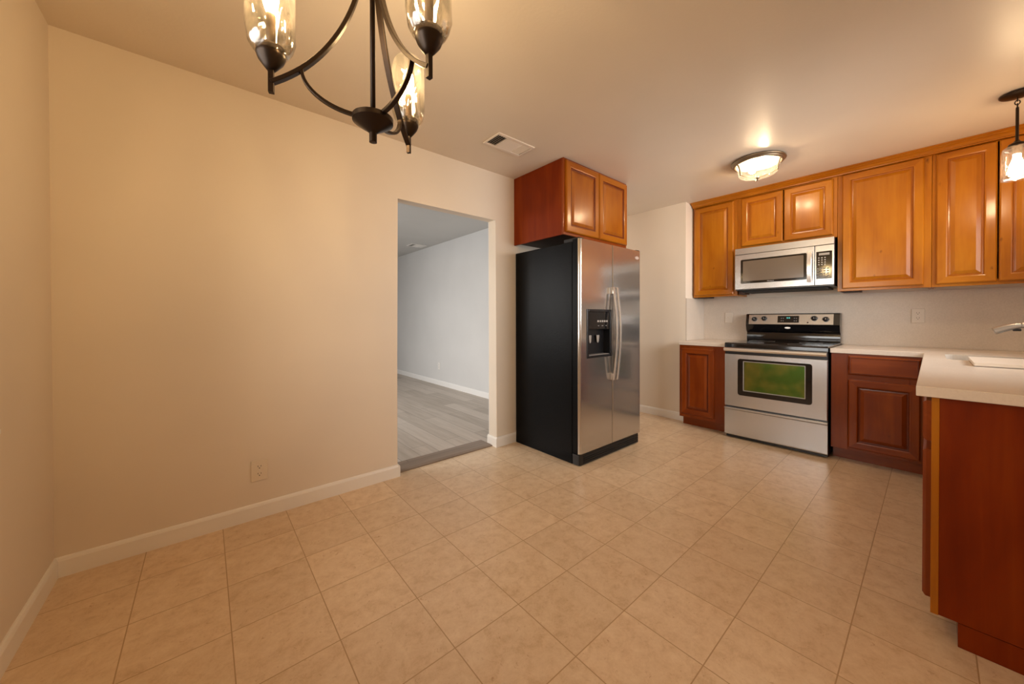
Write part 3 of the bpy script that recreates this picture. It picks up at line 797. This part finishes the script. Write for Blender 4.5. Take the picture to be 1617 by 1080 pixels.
bm = bm_new(); box(bm, (FX-0.012, FY+0.205, HK+0.168), (FX-0.002, FY+0.235, HK+0.182), 0.003); obj('spray_button', bm, BLACK, h)
bm = bm_new(); sweep(bm, smooth_path([(FX, FY, HK+0.105), (FX+0.03, FY-0.004, HK+0.125), (FX+0.085, FY-0.006, HK+0.150)], 6), rect(0.014, 0.009, 0.002), up=(0, 0, 1)); obj('lever_handle', bm, NICKEL, t)

# ------------------------------------------------------------------ refrigerator
GX0, GX1, GF = 2.186, 3.0735, -0.7665
t = thing('refrigerator', 'side-by-side stainless refrigerator with black sides and ice dispenser', 'refrigerator', ((GX0+GX1)/2, -0.38, 0))
bm = bm_new(); box(bm, (GX0, -0.690, 0.004), (GX1, -0.019, 1.748), 0.004); obj('body', bm, BLACK_TEX, t)
XS = 2.6225
def fridge_door(x0, x1, round_left, round_right):
    # plan outline (x,y) extruded in z
    y0, y1 = -0.694, GF; pts = [(x0, y0)]
    r = 0.022
    if round_left: pts += [(x0+r-r*math.cos(a), y1+r-r*math.sin(a)) for a in [PI/2*k/6 for k in range(7)]]
    else: pts += [(x0, y1+0.004), (x0+0.004, y1)]
    if round_right: pts += [(x1-r+r*math.sin(a), y1+r-r*math.cos(a)) for a in [PI/2*k/6 for k in range(7)]]
    else: pts += [(x1-0.004, y1), (x1, y1+0.004)]
    pts += [(x1, y0)]
    bm = bm_new(); prism(bm, pts, 0.094, 1.7665, 2)
    for f in bm.faces: f.material_index = 0
    bm.faces.ensure_lookup_table()
    for f in bm.faces:
        c = f.calc_center_median()
        if c.y > -0.725 or abs(f.normal.z) > 0.9 and False: f.material_index = 1
    o = obj('door', bm, [STEEL_V, BLACK_TEX], t)
    return o
dl = fridge_door(GX0+0.002, XS-0.003, True, False)
dr = fridge_door(XS+0.003, GX1, False, True)
DX0, DX1, DZ0, DZ1 = 2.272, 2.600, 0.832, 1.222
cut(dl, (DX0+0.012, -0.70, DZ0+0.012), (DX1-0.012, -0.90, DZ1-0.012))
def fridge_handle(x, parent):
    path = []; zt, zb = 1.408, 0.632
    for k in range(25):
        s = k/24; z = zb+(zt-zb)*s
        path.append((x, GF-0.026-0.034*math.sin(PI*s)**0.9, z))
    bm = bm_new(); sweep(bm, path, rect(0.023, 0.013, 0.004), up=(0, 1, 0)); h = obj('handle', bm, STEEL_H, parent)
    for z0, z1 in ((zt-0.055, zt), (zb, zb+0.055)):
        bm2 = bm_new(); box(bm2, (x-0.0115, GF-0.030, z0), (x+0.0115, GF-0.0005, z1), 0.003); obj('handle_mount', bm2, STEEL_H, parent)
    return h
fridge_handle(XS-0.026, dl); fridge_handle(XS+0.026, dr)
# dispenser: bezel, recessed cavity, control strip, paddles
bm = bm_new()
zc = 1.062
def frame_ring(bm, x0, x1, z0, z1, w, y0, y1):
    box(bm, (x0, y0, z0), (x0+w, y1, z1), 0.002); box(bm, (x1-w, y0, z0), (x1, y1, z1), 0.002)
    box(bm, (x0+w, y0, z0), (x1-w, y1, z0+w), 0.002); box(bm, (x0+w, y0, z1-w), (x1-w, y1, z1), 0.002)
frame_ring(bm, DX0, DX1, DZ0, DZ1, 0.020, GF-0.006, GF+0.012)
obj('dispenser_bezel', bm, BLACK, dl)
bm = bm_new(); box(bm, (DX0+0.020, GF-0.003, zc), (DX1-0.020, GF+0.014, DZ1-0.020), 0.002); obj('dispenser_control_panel', bm, BLACK_GLOSS, dl)
bm = bm_new()
a0, a1, b0, b1 = DX0+0.014, DX1-0.014, DZ0+0.014, zc+0.002
yb = -0.702
box(bm, (a0, yb-0.002, b0), (a1, yb, b1)); box(bm, (a0, yb, b0), (a0+0.003, GF+0.002, b1)); box(bm, (a1-0.003, yb, b0), (a1, GF+0.002, b1)); box(bm, (a0, yb, b0), (a1, GF+0.002, b0+0.004)); box(bm, (a0, yb, b1-0.004), (a1, GF+0.002, b1))
obj('dispenser_cavity', bm, BLACK, dl)
for px_, w_ in ((2.375, 0.034), (2.478, 0.038)):
    bm = bm_new(); prism(bm, [(px_-w_/2, 1.01), (px_+w_/2, 1.01), (px_+w_*0.30, 0.955), (px_, 0.945), (px_-w_*0.30, 0.955)], -0.716, -0.722, 1); obj('dispenser_paddle', bm, simple('dispenser_grey', (0.30, 0.27, 0.24), 0.4), dl)
bm = bm_new(); box(bm, (DX0+0.03, GF-0.002, DZ0+0.016), (DX1-0.03, yb-0.004, DZ0+0.024), 0.002); obj('drip_tray', bm, GREYPRINT, dl)
for k in range(5):
    bm = bm_new(); box(bm, (2.405+k*0.030, GF-0.0036, 1.118), (2.426+k*0.030, GF-0.0028, 1.133)); obj('dispenser_icon', bm, simple('icon_grey', (0.30, 0.28, 0.25), 0.5) if k == 0 else bpy.data.materials['icon_grey'], dl)
for k in range(3):
    bm = bm_new(); box(bm, (2.412+k*0.052, GF-0.0036, 1.086), (2.430+k*0.052, GF-0.0028, 1.091)); obj('dispenser_icon', bm, GREYPRINT, dl)
bm = bm_new(); prism(bm, [(3.005+0.030*math.cos(a), 1.700+0.014*math.sin(a)) for a in [2*PI*k/20 for k in range(20)]], GF-0.003, GF-0.0002, 1); obj('oval_badge', bm, BADGE, dr)
bm = bm_new(); box(bm, (GX0+0.004, -0.758, 1.7475), (GX0+0.065, -0.60, 1.778), 0.006); obj('hinge_cover', bm, BLACK, t)
bm = bm_new(); box(bm, (GX1-0.060, -0.758, 1.7475), (GX1-0.004, -0.60, 1.778), 0.006); obj('hinge_cover', bm, BLACK, t)
# kick grille
bm = bm_new()
prism(bm, [(GX0+0.004, -0.692), (GX0+0.004, -0.752), (GX0+0.012, -0.762), (GX1-0.040, -0.762), (GX1-0.020, -0.745), (GX1-0.015, -0.692)], 0.006, 0.086, 2)
g = obj('kick_grille', bm, BLACK, t)
for k in range(4):
    bm = bm_new(); box(bm, (GX0+0.05, -0.768, 0.016+k*0.017), (GX1-0.045, -0.7615, 0.023+k*0.017), 0.001); obj('grille_slat', bm, BLACK_M, g)

# ------------------------------------------------------------------ stove
SYA, SYB = -1.978, -1.217     # far end (towards sink), near end
SF = 3.832
t = thing('stove', 'stainless electric range with black glass top and greenish oven window', 'stove', (4.18, (SYA+SYB)/2, 0))
bm = bm_new(); box(bm, (SF+0.028, SYA+0.002, 0.034), (4.505, SYB-0.002, 0.862), 0.002); box(bm, (SF+0.035, SYA+0.006, 0.003), (4.48, SYB-0.006, 0.034))
for x in (3.92, 4.44):
    for y in (SYA+0.05, SYB-0.05): lathe(bm, [(0.0, 0.001), (0.02, 0.001), (0.02, 0.031)], (x, y, 0), 12)
body = obj('body', bm, BLACK, t)
cut(body, (SF+0.01, -1.845, 0.44), (4.35, -1.365, 0.775))
for z in (0.550, 0.655):
    bm = bm_new()
    for k in range(3): box(bm, (SF+0.045+k*0.12, -1.843, z), (SF+0.050+k*0.12, -1.367, z+0.004))
    for k in range(9): box(bm, (SF+0.05, -1.83+k*0.056, z+0.001), (4.33, -1.827+k*0.056, z+0.003))
    obj('oven_rack', bm, STEEL_H, t)
# cooktop
bm = bm_new(); prism(bm, [(SF+0.002, 0.866), (SF, 0.874), (SF+0.001, 0.900), (SF+0.012, 0.911), (SF+0.03, 0.9135), (4.50, 0.9135), (4.50, 0.8635), (SF+0.002, 0.8635)], SYA, SYB, 1)
ctop = obj('cooktop', bm, BLACK_GLOSS, t)
for bx_, by_, r_ in ((3.99, -1.40, 0.095), (3.99, -1.79, 0.110), (4.30, -1.40, 0.110), (4.30, -1.79, 0.085)):
    bm = bm_new(); lathe(bm, [(r_-0.003, 0.0), (r_, 0.0), (r_, 0.0004), (r_-0.003, 0.0004)], (bx_, by_, 0.9136), 40, closed=True); obj('burner_ring', bm, GREYPRINT, ctop)
# oven door with opening for the window
bm = bm_new(); box(bm, (SF, SYA+0.001, 0.308), (SF+0.027, SYB-0.001, 0.806), 0.005); od = obj('oven_door', bm, STEEL, t)
cut(od, (SF-0.05, -1.838, 0.462), (SF+0.05, -1.371, 0.748))
bm = bm_new()
def ring_prism(bm, outer, inner, d0, d1, axis):
    def Q(p, d): return (d, p[0], p[1]) if axis == 0 else (p[0], d, p[1])
    n = len(outer)
    L = [[bm.verts.new(Q(p, d)) for p in pts] for pts, d in ((outer, d0), (outer, d1), (inner, d1), (inner, d0))]
    for k in range(4):
        A, B = L[k], L[(k+1) % 4]
        for i in range(n): bm.faces.new((A[i], A[(i+1) % n], B[(i+1) % n], B[i]))
ring_prism(bm, rrect(-1.879, 0.421, -1.330, 0.764, 0.022, 6), rrect(-1.836, 0.464, -1.373, 0.746, 0.006, 6), SF-0.003, SF+0.004, 0)
obj('window_surround', bm, BLACK_GLOSS, od)
bm = bm_new()
ring_prism(bm, rrect(-1.8365, 0.4635, -1.3725, 0.7465, 0.006, 6), rrect(-1.829, 0.471, -1.380, 0.739, 0.006, 6), SF-0.001, SF+0.006, 0)
obj('window_bezel', bm, simple('grey_bezel', (0.32, 0.31, 0.29), 0.35, 0.3), od)
bm = bm_new(); box(bm, (SF+0.010, -1.836, 0.464), (SF+0.014, -1.373, 0.746)); obj('window_glass', bm, OVEN_G, od)
# handle: full width bar just under the cooktop, with dark vent strip behind it
bm = bm_new(); box(bm, (SF+0.006, SYA+0.003, 0.806), (SF+0.028, SYB-0.003, 0.866)); obj('vent_strip', bm, BLACK, t)
prof = [(SF+0.004, 0.834), (SF-0.016, 0.830), (SF-0.030, 0.836), (SF-0.036, 0.848), (SF-0.032, 0.860), (SF-0.018, 0.867), (SF+0.004, 0.867)]
bm = bm_new(); prism(bm, prof, SYA+0.006, SYB-0.002, 1); obj('handle', bm, STEEL_H, od)
# drawer
bm = bm_new(); prism(bm, [(SF+0.027, 0.034), (SF+0.002, 0.034), (SF, 0.040), (SF, 0.272), (SF-0.012, 0.282), (SF-0.012, 0.292), (SF-0.004, 0.297), (SF+0.027, 0.297)], SYA+0.001, SYB-0.001, 1)
obj('storage_drawer', bm, STEEL, t)
# backguard
bm = bm_new()
prism(bm, [(4.500, 0.914), (4.462, 0.914), (4.460, 0.930), (4.4602, 0.955), (4.4612, 0.972), (4.464, 0.990), (4.468, 1.000), (4.448, 1.012), (4.440, 1.028), (4.428, 1.070), (4.424, 1.082), (4.446, 1.186), (4.456, 1.193), (4.520, 1.193), (4.520, 0.95), (4.500, 0.93)], SYA+0.004, SYB-0.004, 1)
bg = obj('backguard', bm, BLACK_GLOSS, t)
nx, nz = -0.104, 0.022   # direction along the tilted face
def face_pt(v, n=0.0):   # v: 0 bottom .. 1 top of control face
    a = (4.424, 1.082); b = (4.446, 1.186); L = math.hypot(b[0]-a[0], b[1]-a[1]); ux, uz = (b[0]-a[0])/L, (b[1]-a[1])/L
    return (a[0]+ux*L*v-uz*n, a[1]+uz*L*v+ux*n)
def face_box(bm, y0, y1, v0, v1, n0, n1):
    p = [face_pt(v0, n0), face_pt(v1, n0), face_pt(v1, n1), face_pt(v0, n1)]
    prism(bm, p, y0, y1, 1)
bm = bm_new(); face_box(bm, -1.930, -1.249, 0.02, 0.97, 0.0002, 0.004); cf = obj('control_face', bm, STEEL, bg)
bm = bm_new(); face_box(bm, -1.675, -1.502, 0.18, 0.83, 0.004, 0.0055); obj('display_panel', bm, BLACK_GLOSS, bg)
for y in (-1.582, -1.598):
    bm = bm_new(); face_box(bm, y-0.005, y+0.005, 0.58, 0.69, 0.0055, 0.0062); obj('clock_digit', bm, EM_LED, bg)
for k in range(4):
    for r_ in range(2):
        bm = bm_new(); y = -1.655+k*0.016 if k < 2 else -1.655+k*0.016+0.074
        face_box(bm, y-0.004, y+0.004, 0.32+0.24*r_, 0.40+0.24*r_, 0.0055, 0.006); obj('touch_key', bm, GREYPRINT, bg)
def knob(y, v):
    c = face_pt(v, 0.004); bm = bm_new()
    lathe(bm, [(0.0, -0.022), (0.016, -0.022), (0.019, -0.019), (0.021, -0.004), (0.024, -0.0005), (0.0, 0.0)], (c[0], y, c[1]), 24, axis=0)
    k_ = obj('knob', bm, BLACK, bg)
    bm = bm_new(); lathe(bm, [(0.026, -0.0012), (0.0285, -0.0012), (0.0285, 0.0), (0.026, 0.0)], (c[0]-0.0002, y, c[1]), 28, axis=0, closed=True); obj('dial_ring', bm, GREYPRINT, k_)
    bm = bm_new(); box(bm, (c[0]-0.0228, y-0.0015, c[1]+0.002), (c[0]-0.0218, y+0.0015, c[1]+0.014)); obj('knob_pointer', bm, PRINT, k_)
for y, v in ((-1.300, 0.50), (-1.386, 0.56), (-1.791, 0.56), (-1.876, 0.48)): knob(y, v)
bm = bm_new(); c = face_pt(0.2, 0.004); lathe(bm, [(0.0, -0.003), (0.006, -0.003), (0.007, 0.0), (0.0, 0.0)], (c[0], -1.743, c[1]), 16, axis=0); obj('indicator_light', bm, simple('dark_red_lens', (0.05, 0.012, 0.008), 0.2), bg)
bm = bm_new(); prism(bm, [(-1.584+0.024*math.cos(a), 1.050+0.008*math.sin(a)) for a in [2*PI*k/24 for k in range(24)]], 4.436, 4.428, 0); obj('oval_badge', bm, BADGE, bg)

# ------------------------------------------------------------------ microwave
MF = 4.150; MY0, MY1 = -1.970, -1.204; MZ0, MZ1 = 1.440, 1.856
t = thing('microwave', 'stainless over-the-range microwave mounted above the stove', 'microwave', (4.34, (MY0+MY1)/2, MZ0))
bm = bm_new(); box(bm, (MF+0.022, MY0+0.003, MZ0-0.012), (4.533, MY1-0.003, MZ1+0.003), 0.002); mb = obj('body', bm, BLACK, t)
bm = bm_new(); box(bm, (MF+0.05, MY0+0.05, MZ0-0.030), (4.50, MY1-0.05, MZ0-0.0125), 0.004); obj('bottom_grille', bm, BLACK_M, t)
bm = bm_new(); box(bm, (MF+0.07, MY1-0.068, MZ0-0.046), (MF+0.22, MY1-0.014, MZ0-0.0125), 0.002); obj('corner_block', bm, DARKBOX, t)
bm = bm_new(); box(bm, (MF, MY0, 1.793), (MF+0.021, MY1, MZ1), 0.003); obj('vent_panel', bm, STEEL, t)
MD = -1.839
bm = bm_new(); box(bm, (MF-0.002, MD+0.001, MZ0), (MF+0.021, MY1, 1.790), 0.003); md = obj('door', bm, STEEL, t)
bm = bm_new(); prism(bm, rrect(-1.783, 1.497, -1.256, 1.738, 0.010, 4), MF-0.005, MF-0.0015, 0); obj('window_border', bm, BLACK_GLOSS, md)
bm = bm_new(); prism(bm, rrect(-1.762, 1.520, -1.276, 1.722, 0.004, 3), MF-0.0062, MF-0.0048, 0); obj('window_screen', bm, MW_GLASS, md)
path = [(MF-0.022-0.016*math.sin(PI*k/16), -1.806, 1.472+0.272*k/16) for k in range(17)]
bm = bm_new(); sweep(bm, path, rect(0.036, 0.010, 0.004), up=(1, 0, 0))
for z in (1.476, 1.722): box(bm, (MF-0.026, -1.820, z), (MF-0.001, -1.792, z+0.018), 0.002)
obj('handle', bm, STEEL_H, md)
bm = bm_new(); box(bm, (MF-0.001, MY0, MZ0), (MF+0.021, MD-0.001, 1.790), 0.003); cp = obj('control_panel', bm, STEEL, t)
bm = bm_new(); prism(bm, rrect(-1.957, 1.494, -1.850, 1.736, 0.003, 3), MF-0.003, MF-0.0005, 0); obj('keypad_glass', bm, BLACK_GLOSS, cp)
bm = bm_new(); box(bm, (MF-0.0036, -1.940, 1.702), (MF-0.0030, -1.868, 1.722)); obj('display', bm, simple('grey_display', (0.30, 0.28, 0.25), 0.3), cp)
for r_ in range(4):
    for c_ in range(3):
        bm = bm_new(); y = -1.868-c_*0.021; z = 1.680-r_*0.020
        box(bm, (MF-0.0036, y-0.0045, z-0.004), (MF-0.0030, y+0.0045, z+0.004)); obj('key', bm, PRINT, cp)
for r_ in range(4):
    for c_ in range(4):
        bm = bm_new(); y = -1.862-c_*0.0225; z = 1.585-r_*0.022
        box(bm, (MF-0.0036, y-0.007, z-0.006), (MF-0.0030, y+0.007, z+0.006)); obj('function_key', bm, GREYPRINT, cp)
def text_mesh(name, s, size, origin, right, up, mat, parent, depth=0.0004):
    cu = bpy.data.curves.new(name, 'FONT'); cu.body = s; cu.size = size; cu.align_x = 'CENTER'; cu.align_y = 'CENTER'; cu.extrude = depth
    o = bpy.data.objects.new(name, cu); COL.objects.link(o)
    bpy.context.view_layer.update()
    me = bpy.data.meshes.new_from_object(o.evaluated_get(bpy.context.evaluated_depsgraph_get()))
    bpy.data.objects.remove(o)
    bm = bm_new(); bm.from_mesh(me); r = Vector(right); u = Vector(up); n = r.cross(u)
    for v in bm.verts: v.co = Vector(origin)+r*v.co.x+u*v.co.y+n*v.co.z
    return obj(name, bm, mat, parent)
text_mesh('maker_lettering', 'Whirlpool', 0.013, (MF-0.0055, -1.510, 1.5085), (0, -1, 0), (0, 0, 1), PRINT, md)

# ------------------------------------------------------------------ flush ceiling light
LX, LY = 3.452, -1.590
t = thing('ceiling_light', 'round flush ceiling light with glowing glass bowl above the stove', 'lamp', (LX, LY, H))
bm = bm_new()
lathe(bm, [(0.0, -0.0005), (0.178, -0.0005), (0.188, -0.006), (0.190, -0.013), (0.184, -0.018), (0.178, -0.020), (0.176, -0.027), (0.170, -0.033), (0.160, -0.035), (0.156, -0.028), (0.152, -0.012), (0.0, -0.010)], (LX, LY, H), 56)
for f in bm.faces:
    c_ = f.calc_center_median()
    if c_.z < H-0.008 and math.hypot(c_.x-LX, c_.y-LY) < 0.155: f.material_index = 1
obj('base_pan', bm, [PEWTER, simple('satin_pan_interior', (0.20, 0.19, 0.17), 0.5)], t)
prof = [(0.157, -0.030), (0.150, -0.045), (0.143, -0.065), (0.138, -0.085), (0.135, -0.103), (0.132, -0.112), (0.120, -0.121), (0.090, -0.129), (0.050, -0.134), (0.0, -0.136)]
bm = bm_new(); lathe(bm, prof, (LX, LY, H), 56); obj('glass_bowl', bm, GLASS_FL, t, smooth=True)
ph0 = 0.35
for k in range(3):
    a = ph0+k*2*PI/3; ca, sa = math.cos(a), math.sin(a)
    pts = [(0.170, -0.030), (0.160, -0.045), (0.152, -0.066), (0.147, -0.088), (0.144, -0.108), (0.144, -0.124)]
    bm = bm_new(); sweep(bm, [(LX+r*ca, LY+r*sa, H+z) for r, z in pts], rect(0.007, 0.011, 0.001), up=(-sa, ca, 0)); obj('strap', bm, PEWTER, t)
    pts = [(0.144, -0.119), (0.100, -0.1335), (0.055, -0.1395), (0.012, -0.142)]
    bm = bm_new(); sweep(bm, [(LX+r*ca, LY+r*sa, H+z) for r, z in pts], rect(0.006, 0.004), up=(0, 0, 1)); obj('crossbar', bm, PEWTER, t)
bm = bm_new(); lathe(bm, [(0.0, -0.168), (0.004, -0.166), (0.005, -0.156), (0.010, -0.150), (0.016, -0.146), (0.016, -0.138), (0.0, -0.137)], (LX, LY, H), 20); obj('finial', bm, PEWTER, t)
for k in range(2):
    a = 0.9+k*PI; cx_, cy_ = LX+0.065*math.cos(a), LY+0.065*math.sin(a)
    bm = bm_new(); lathe(bm, [(0.0, -0.082), (0.014, -0.080), (0.024, -0.070), (0.027, -0.058), (0.024, -0.046), (0.015, -0.034), (0.013, -0.026), (0.0, -0.026)], (cx_, cy_, H), 20); obj('bulb', bm, EM_FL, t, smooth=True)

# ------------------------------------------------------------------ pendant over the sink
PX, PY = 3.565, -2.838
t = thing('pendant_light', 'bronze pendant with clear glass jar shade hanging over the sink', 'lamp', (PX, PY, H))
bm = bm_new(); lathe(bm, [(0.0, -0.0005), (0.058, -0.0005), (0.066, -0.004), (0.066, -0.009), (0.060, -0.015), (0.040, -0.022), (0.012, -0.026), (0.0, -0.027)], (PX, PY, H), 36); obj('canopy', bm, BRONZE, t)
def link(c, r, h, ax):
    bm = bm_new(); pts = []
    for k in range(16):
        a = 2*PI*k/16; u, v = r*math.cos(a), (h/2)*math.sin(a)
        pts.append((c[0]+(u if ax == 0 else 0), c[1]+(u if ax == 1 else 0), c[2]+v))
    sweep(bm, pts, circ(0.0025, 6), closed_path=True, smooth=True, up=((0, 1, 0) if ax == 0 else (1, 0, 0)))
    return obj('chain_link', bm, BRONZE, t)
link((PX, PY, H-0.036), 0.008, 0.024, 0); link((PX, PY, H-0.054), 0.009, 0.026, 1); link((PX, PY, H-0.072), 0.008, 0.024, 0)
bm = bm_new(); lathe(bm, [(0.0, -0.080), (0.006, -0.082), (0.0065, -0.095), (0.0065, -0.270), (0.012, -0.276), (0.014, -0.284), (0.0, -0.286)], (PX, PY, H), 16); obj('stem', bm, BRONZE, t)
bm = bm_new(); lathe(bm, [(0.0, -0.280), (0.014, -0.281), (0.030, -0.290), (0.033, -0.298), (0.033, -0.312), (0.020, -0.314), (0.018, -0.350), (0.0, -0.350)], (PX, PY, H), 24); obj('socket_cap', bm, BRONZE, t)
bm = bm_new(); lathe(bm, [(0.030, -0.302), (0.046, -0.308), (0.054, -0.318), (0.0565, -0.335), (0.0575, -0.400), (0.0580, -0.470), (0.0590, -0.494), (0.0575, -0.494), (0.0560, -0.470), (0.0555, -0.400), (0.0545, -0.336), (0.052, -0.321), (0.045, -0.311), (0.030, -0.305)], (PX, PY, H), 40, closed=True); obj('glass_shade', bm, GLASS_PE, t, smooth=True)
bm = bm_new(); lathe(bm, [(0.0, -0.464), (0.016, -0.461), (0.027, -0.450), (0.031, -0.435), (0.029, -0.418), (0.020, -0.392), (0.015, -0.372), (0.014, -0.351), (0.0, -0.351)], (PX, PY, H), 24); obj('bulb', bm, EM_PE, t, smooth=True)

# ------------------------------------------------------------------ chandelier
CX, CYY = 0.344, -1.5515
RC = 0.230; TA = math.radians(65)
t = thing('chandelier', 'dark bronze three-arm chandelier with tall wavy glass shades', 'chandelier', (CX, CYY, H))
bm = bm_new(); lathe(bm, [(0.0, -0.0005), (0.058, -0.0005), (0.064, -0.004), (0.064, -0.010), (0.055, -0.018), (0.020, -0.026), (0.0, -0.028)], (CX, CYY, H), 36); obj('canopy', bm, BRONZE, t)
bm = bm_new(); lathe(bm, [(0.0, 1.680), (0.0065, 1.680), (0.0065, H-0.026), (0.0, H-0.026)], (CX, CYY, 0), 14); obj('centre_rod', bm, BRONZE, t)
bm = bm_new(); lathe(bm, [(0.0, 2.135), (0.022, 2.137), (0.030, 2.146), (0.030, 2.166), (0.020, 2.178), (0.009, 2.19), (0.0, 2.19)], (CX, CYY, 0), 28); obj('top_hub', bm, BRONZE, t)
bm = bm_new(); [lathe(bm, p_, (CX, CYY, 0), 40) for p_ in ([(0.0515, 1.671), (0.0515, 1.683)], [(0.0, 1.6835), (0.0515, 1.683)], [(0.0515, 1.671), (0.036, 1.660), (0.018, 1.649), (0.0097, 1.642)], [(0.0097, 1.642), (0.0097, 1.618)], [(0.0097, 1.618), (0.0, 1.6165)])]; obj('bottom_hub', bm, BRONZE, t)
ZS = 1.695
for k, deg in enumerate((162, 282, 42)):
    a = math.radians(deg); ca, sa = math.cos(a), math.sin(a)
    lx, ly = CX+RC*ca, CYY+RC*sa
    side = (-sa, ca, 0)
    pa = []
    for q in range(29):
        th = PI/2*q/28
        th *= TA/(PI/2)
        r = RC*(0.08+0.92*(1-math.cos(th))/(1-math.cos(TA))); z = 1.720+0.47*(math.sin(TA)-math.sin(th)); pa.append((CX+r*ca, CYY+r*sa, z))
    bm = bm_new(); sweep(bm, pa, rect(0.010, 0.016, 0.0012), up=side); arm = obj('arm', bm, BRONZE, t)
    pb = []
    rj = RC*0.72; thj = math.acos(1-(0.72-0.08)/0.92*(1-math.cos(TA))); zj = 1.720+0.47*(math.sin(TA)-math.sin(thj))
    for q in range(17):
        th = PI/2*q/16
        r = 0.030+(rj-0.030)*math.sin(th); z = 1.681+(zj-1.681)*(1-math.cos(th)); pb.append((CX+r*ca, CYY+r*sa, z))
    bm = bm_new(); sweep(bm, pb, rect(0.008, 0.013, 0.001), up=side); obj('brace', bm, BRONZE, t)
    bm = bm_new(); sweep(bm, [(lx, ly, ZS), (lx, ly, ZS+0.060)], rect(0.012, 0.012, 0.001), up=(ca, sa, 0)); obj('stub', bm, BRONZE, arm)
    bm = bm_new(); [lathe(bm, p_, (lx, ly, 0), 32) for p_ in ([(0.0, 1.7478), (0.0085, 1.748), (0.016, 1.757), (0.0265, 1.771), (0.0305, 1.781)], [(0.0305, 1.781), (0.0312, 1.783), (0.0312, 1.801)], [(0.0312, 1.801), (0.0275, 1.801)], [(0.0275, 1.801), (0.0275, 1.785), (0.0, 1.784)])]; cup = obj('cup', bm, BRONZE, arm)
    bm = bm_new(); lathe(bm, [(0.0, 1.784), (0.0105, 1.785), (0.0105, 1.880), (0.009, 1.886), (0.0, 1.886)], (lx, ly, 0), 20); obj('candle_sleeve', bm, simple('antique_sleeve', (0.33, 0.23, 0.14), 0.5) if k == 0 else bpy.data.materials['antique_sleeve'], arm)
    bm = bm_new(); lathe(bm, [(0.0, 1.886), (0.009, 1.887), (0.015, 1.905), (0.0172, 1.922), (0.0158, 1.942), (0.010, 1.960), (0.004, 1.972), (0.0, 1.973)], (lx, ly, 0), 20); obj('bulb', bm, EM_CH, arm, smooth=True)
    bm = bm_new(); outer = [(0.0312, 1.786), (0.040, 1.795), (0.047, 1.808), (0.0510, 1.826), (0.0520, 1.848), (0.0520, 1.965), (0.0505, 1.980), (0.046, 1.991), (0.041, 1.996)]
    inner = [(r-0.0018, z+0.0005) for r, z in outer[::-1]]
    lathe(bm, outer+inner, (lx, ly, 0), 40, closed=True)
    rnd = random.Random(k+3)
    for v in bm.verts:
        th = math.atan2(v.co.y-ly, v.co.x-lx); z = v.co.z
        if z > 1.815:
            w = 0.0011*math.sin(3*th+z*60+k)+0.0008*math.sin(5*th-z*95+k*2)
            v.co.x += w*math.cos(th); v.co.y += w*math.sin(th)
    obj('glass_shade', bm, GLASS_CH, arm, smooth=True)
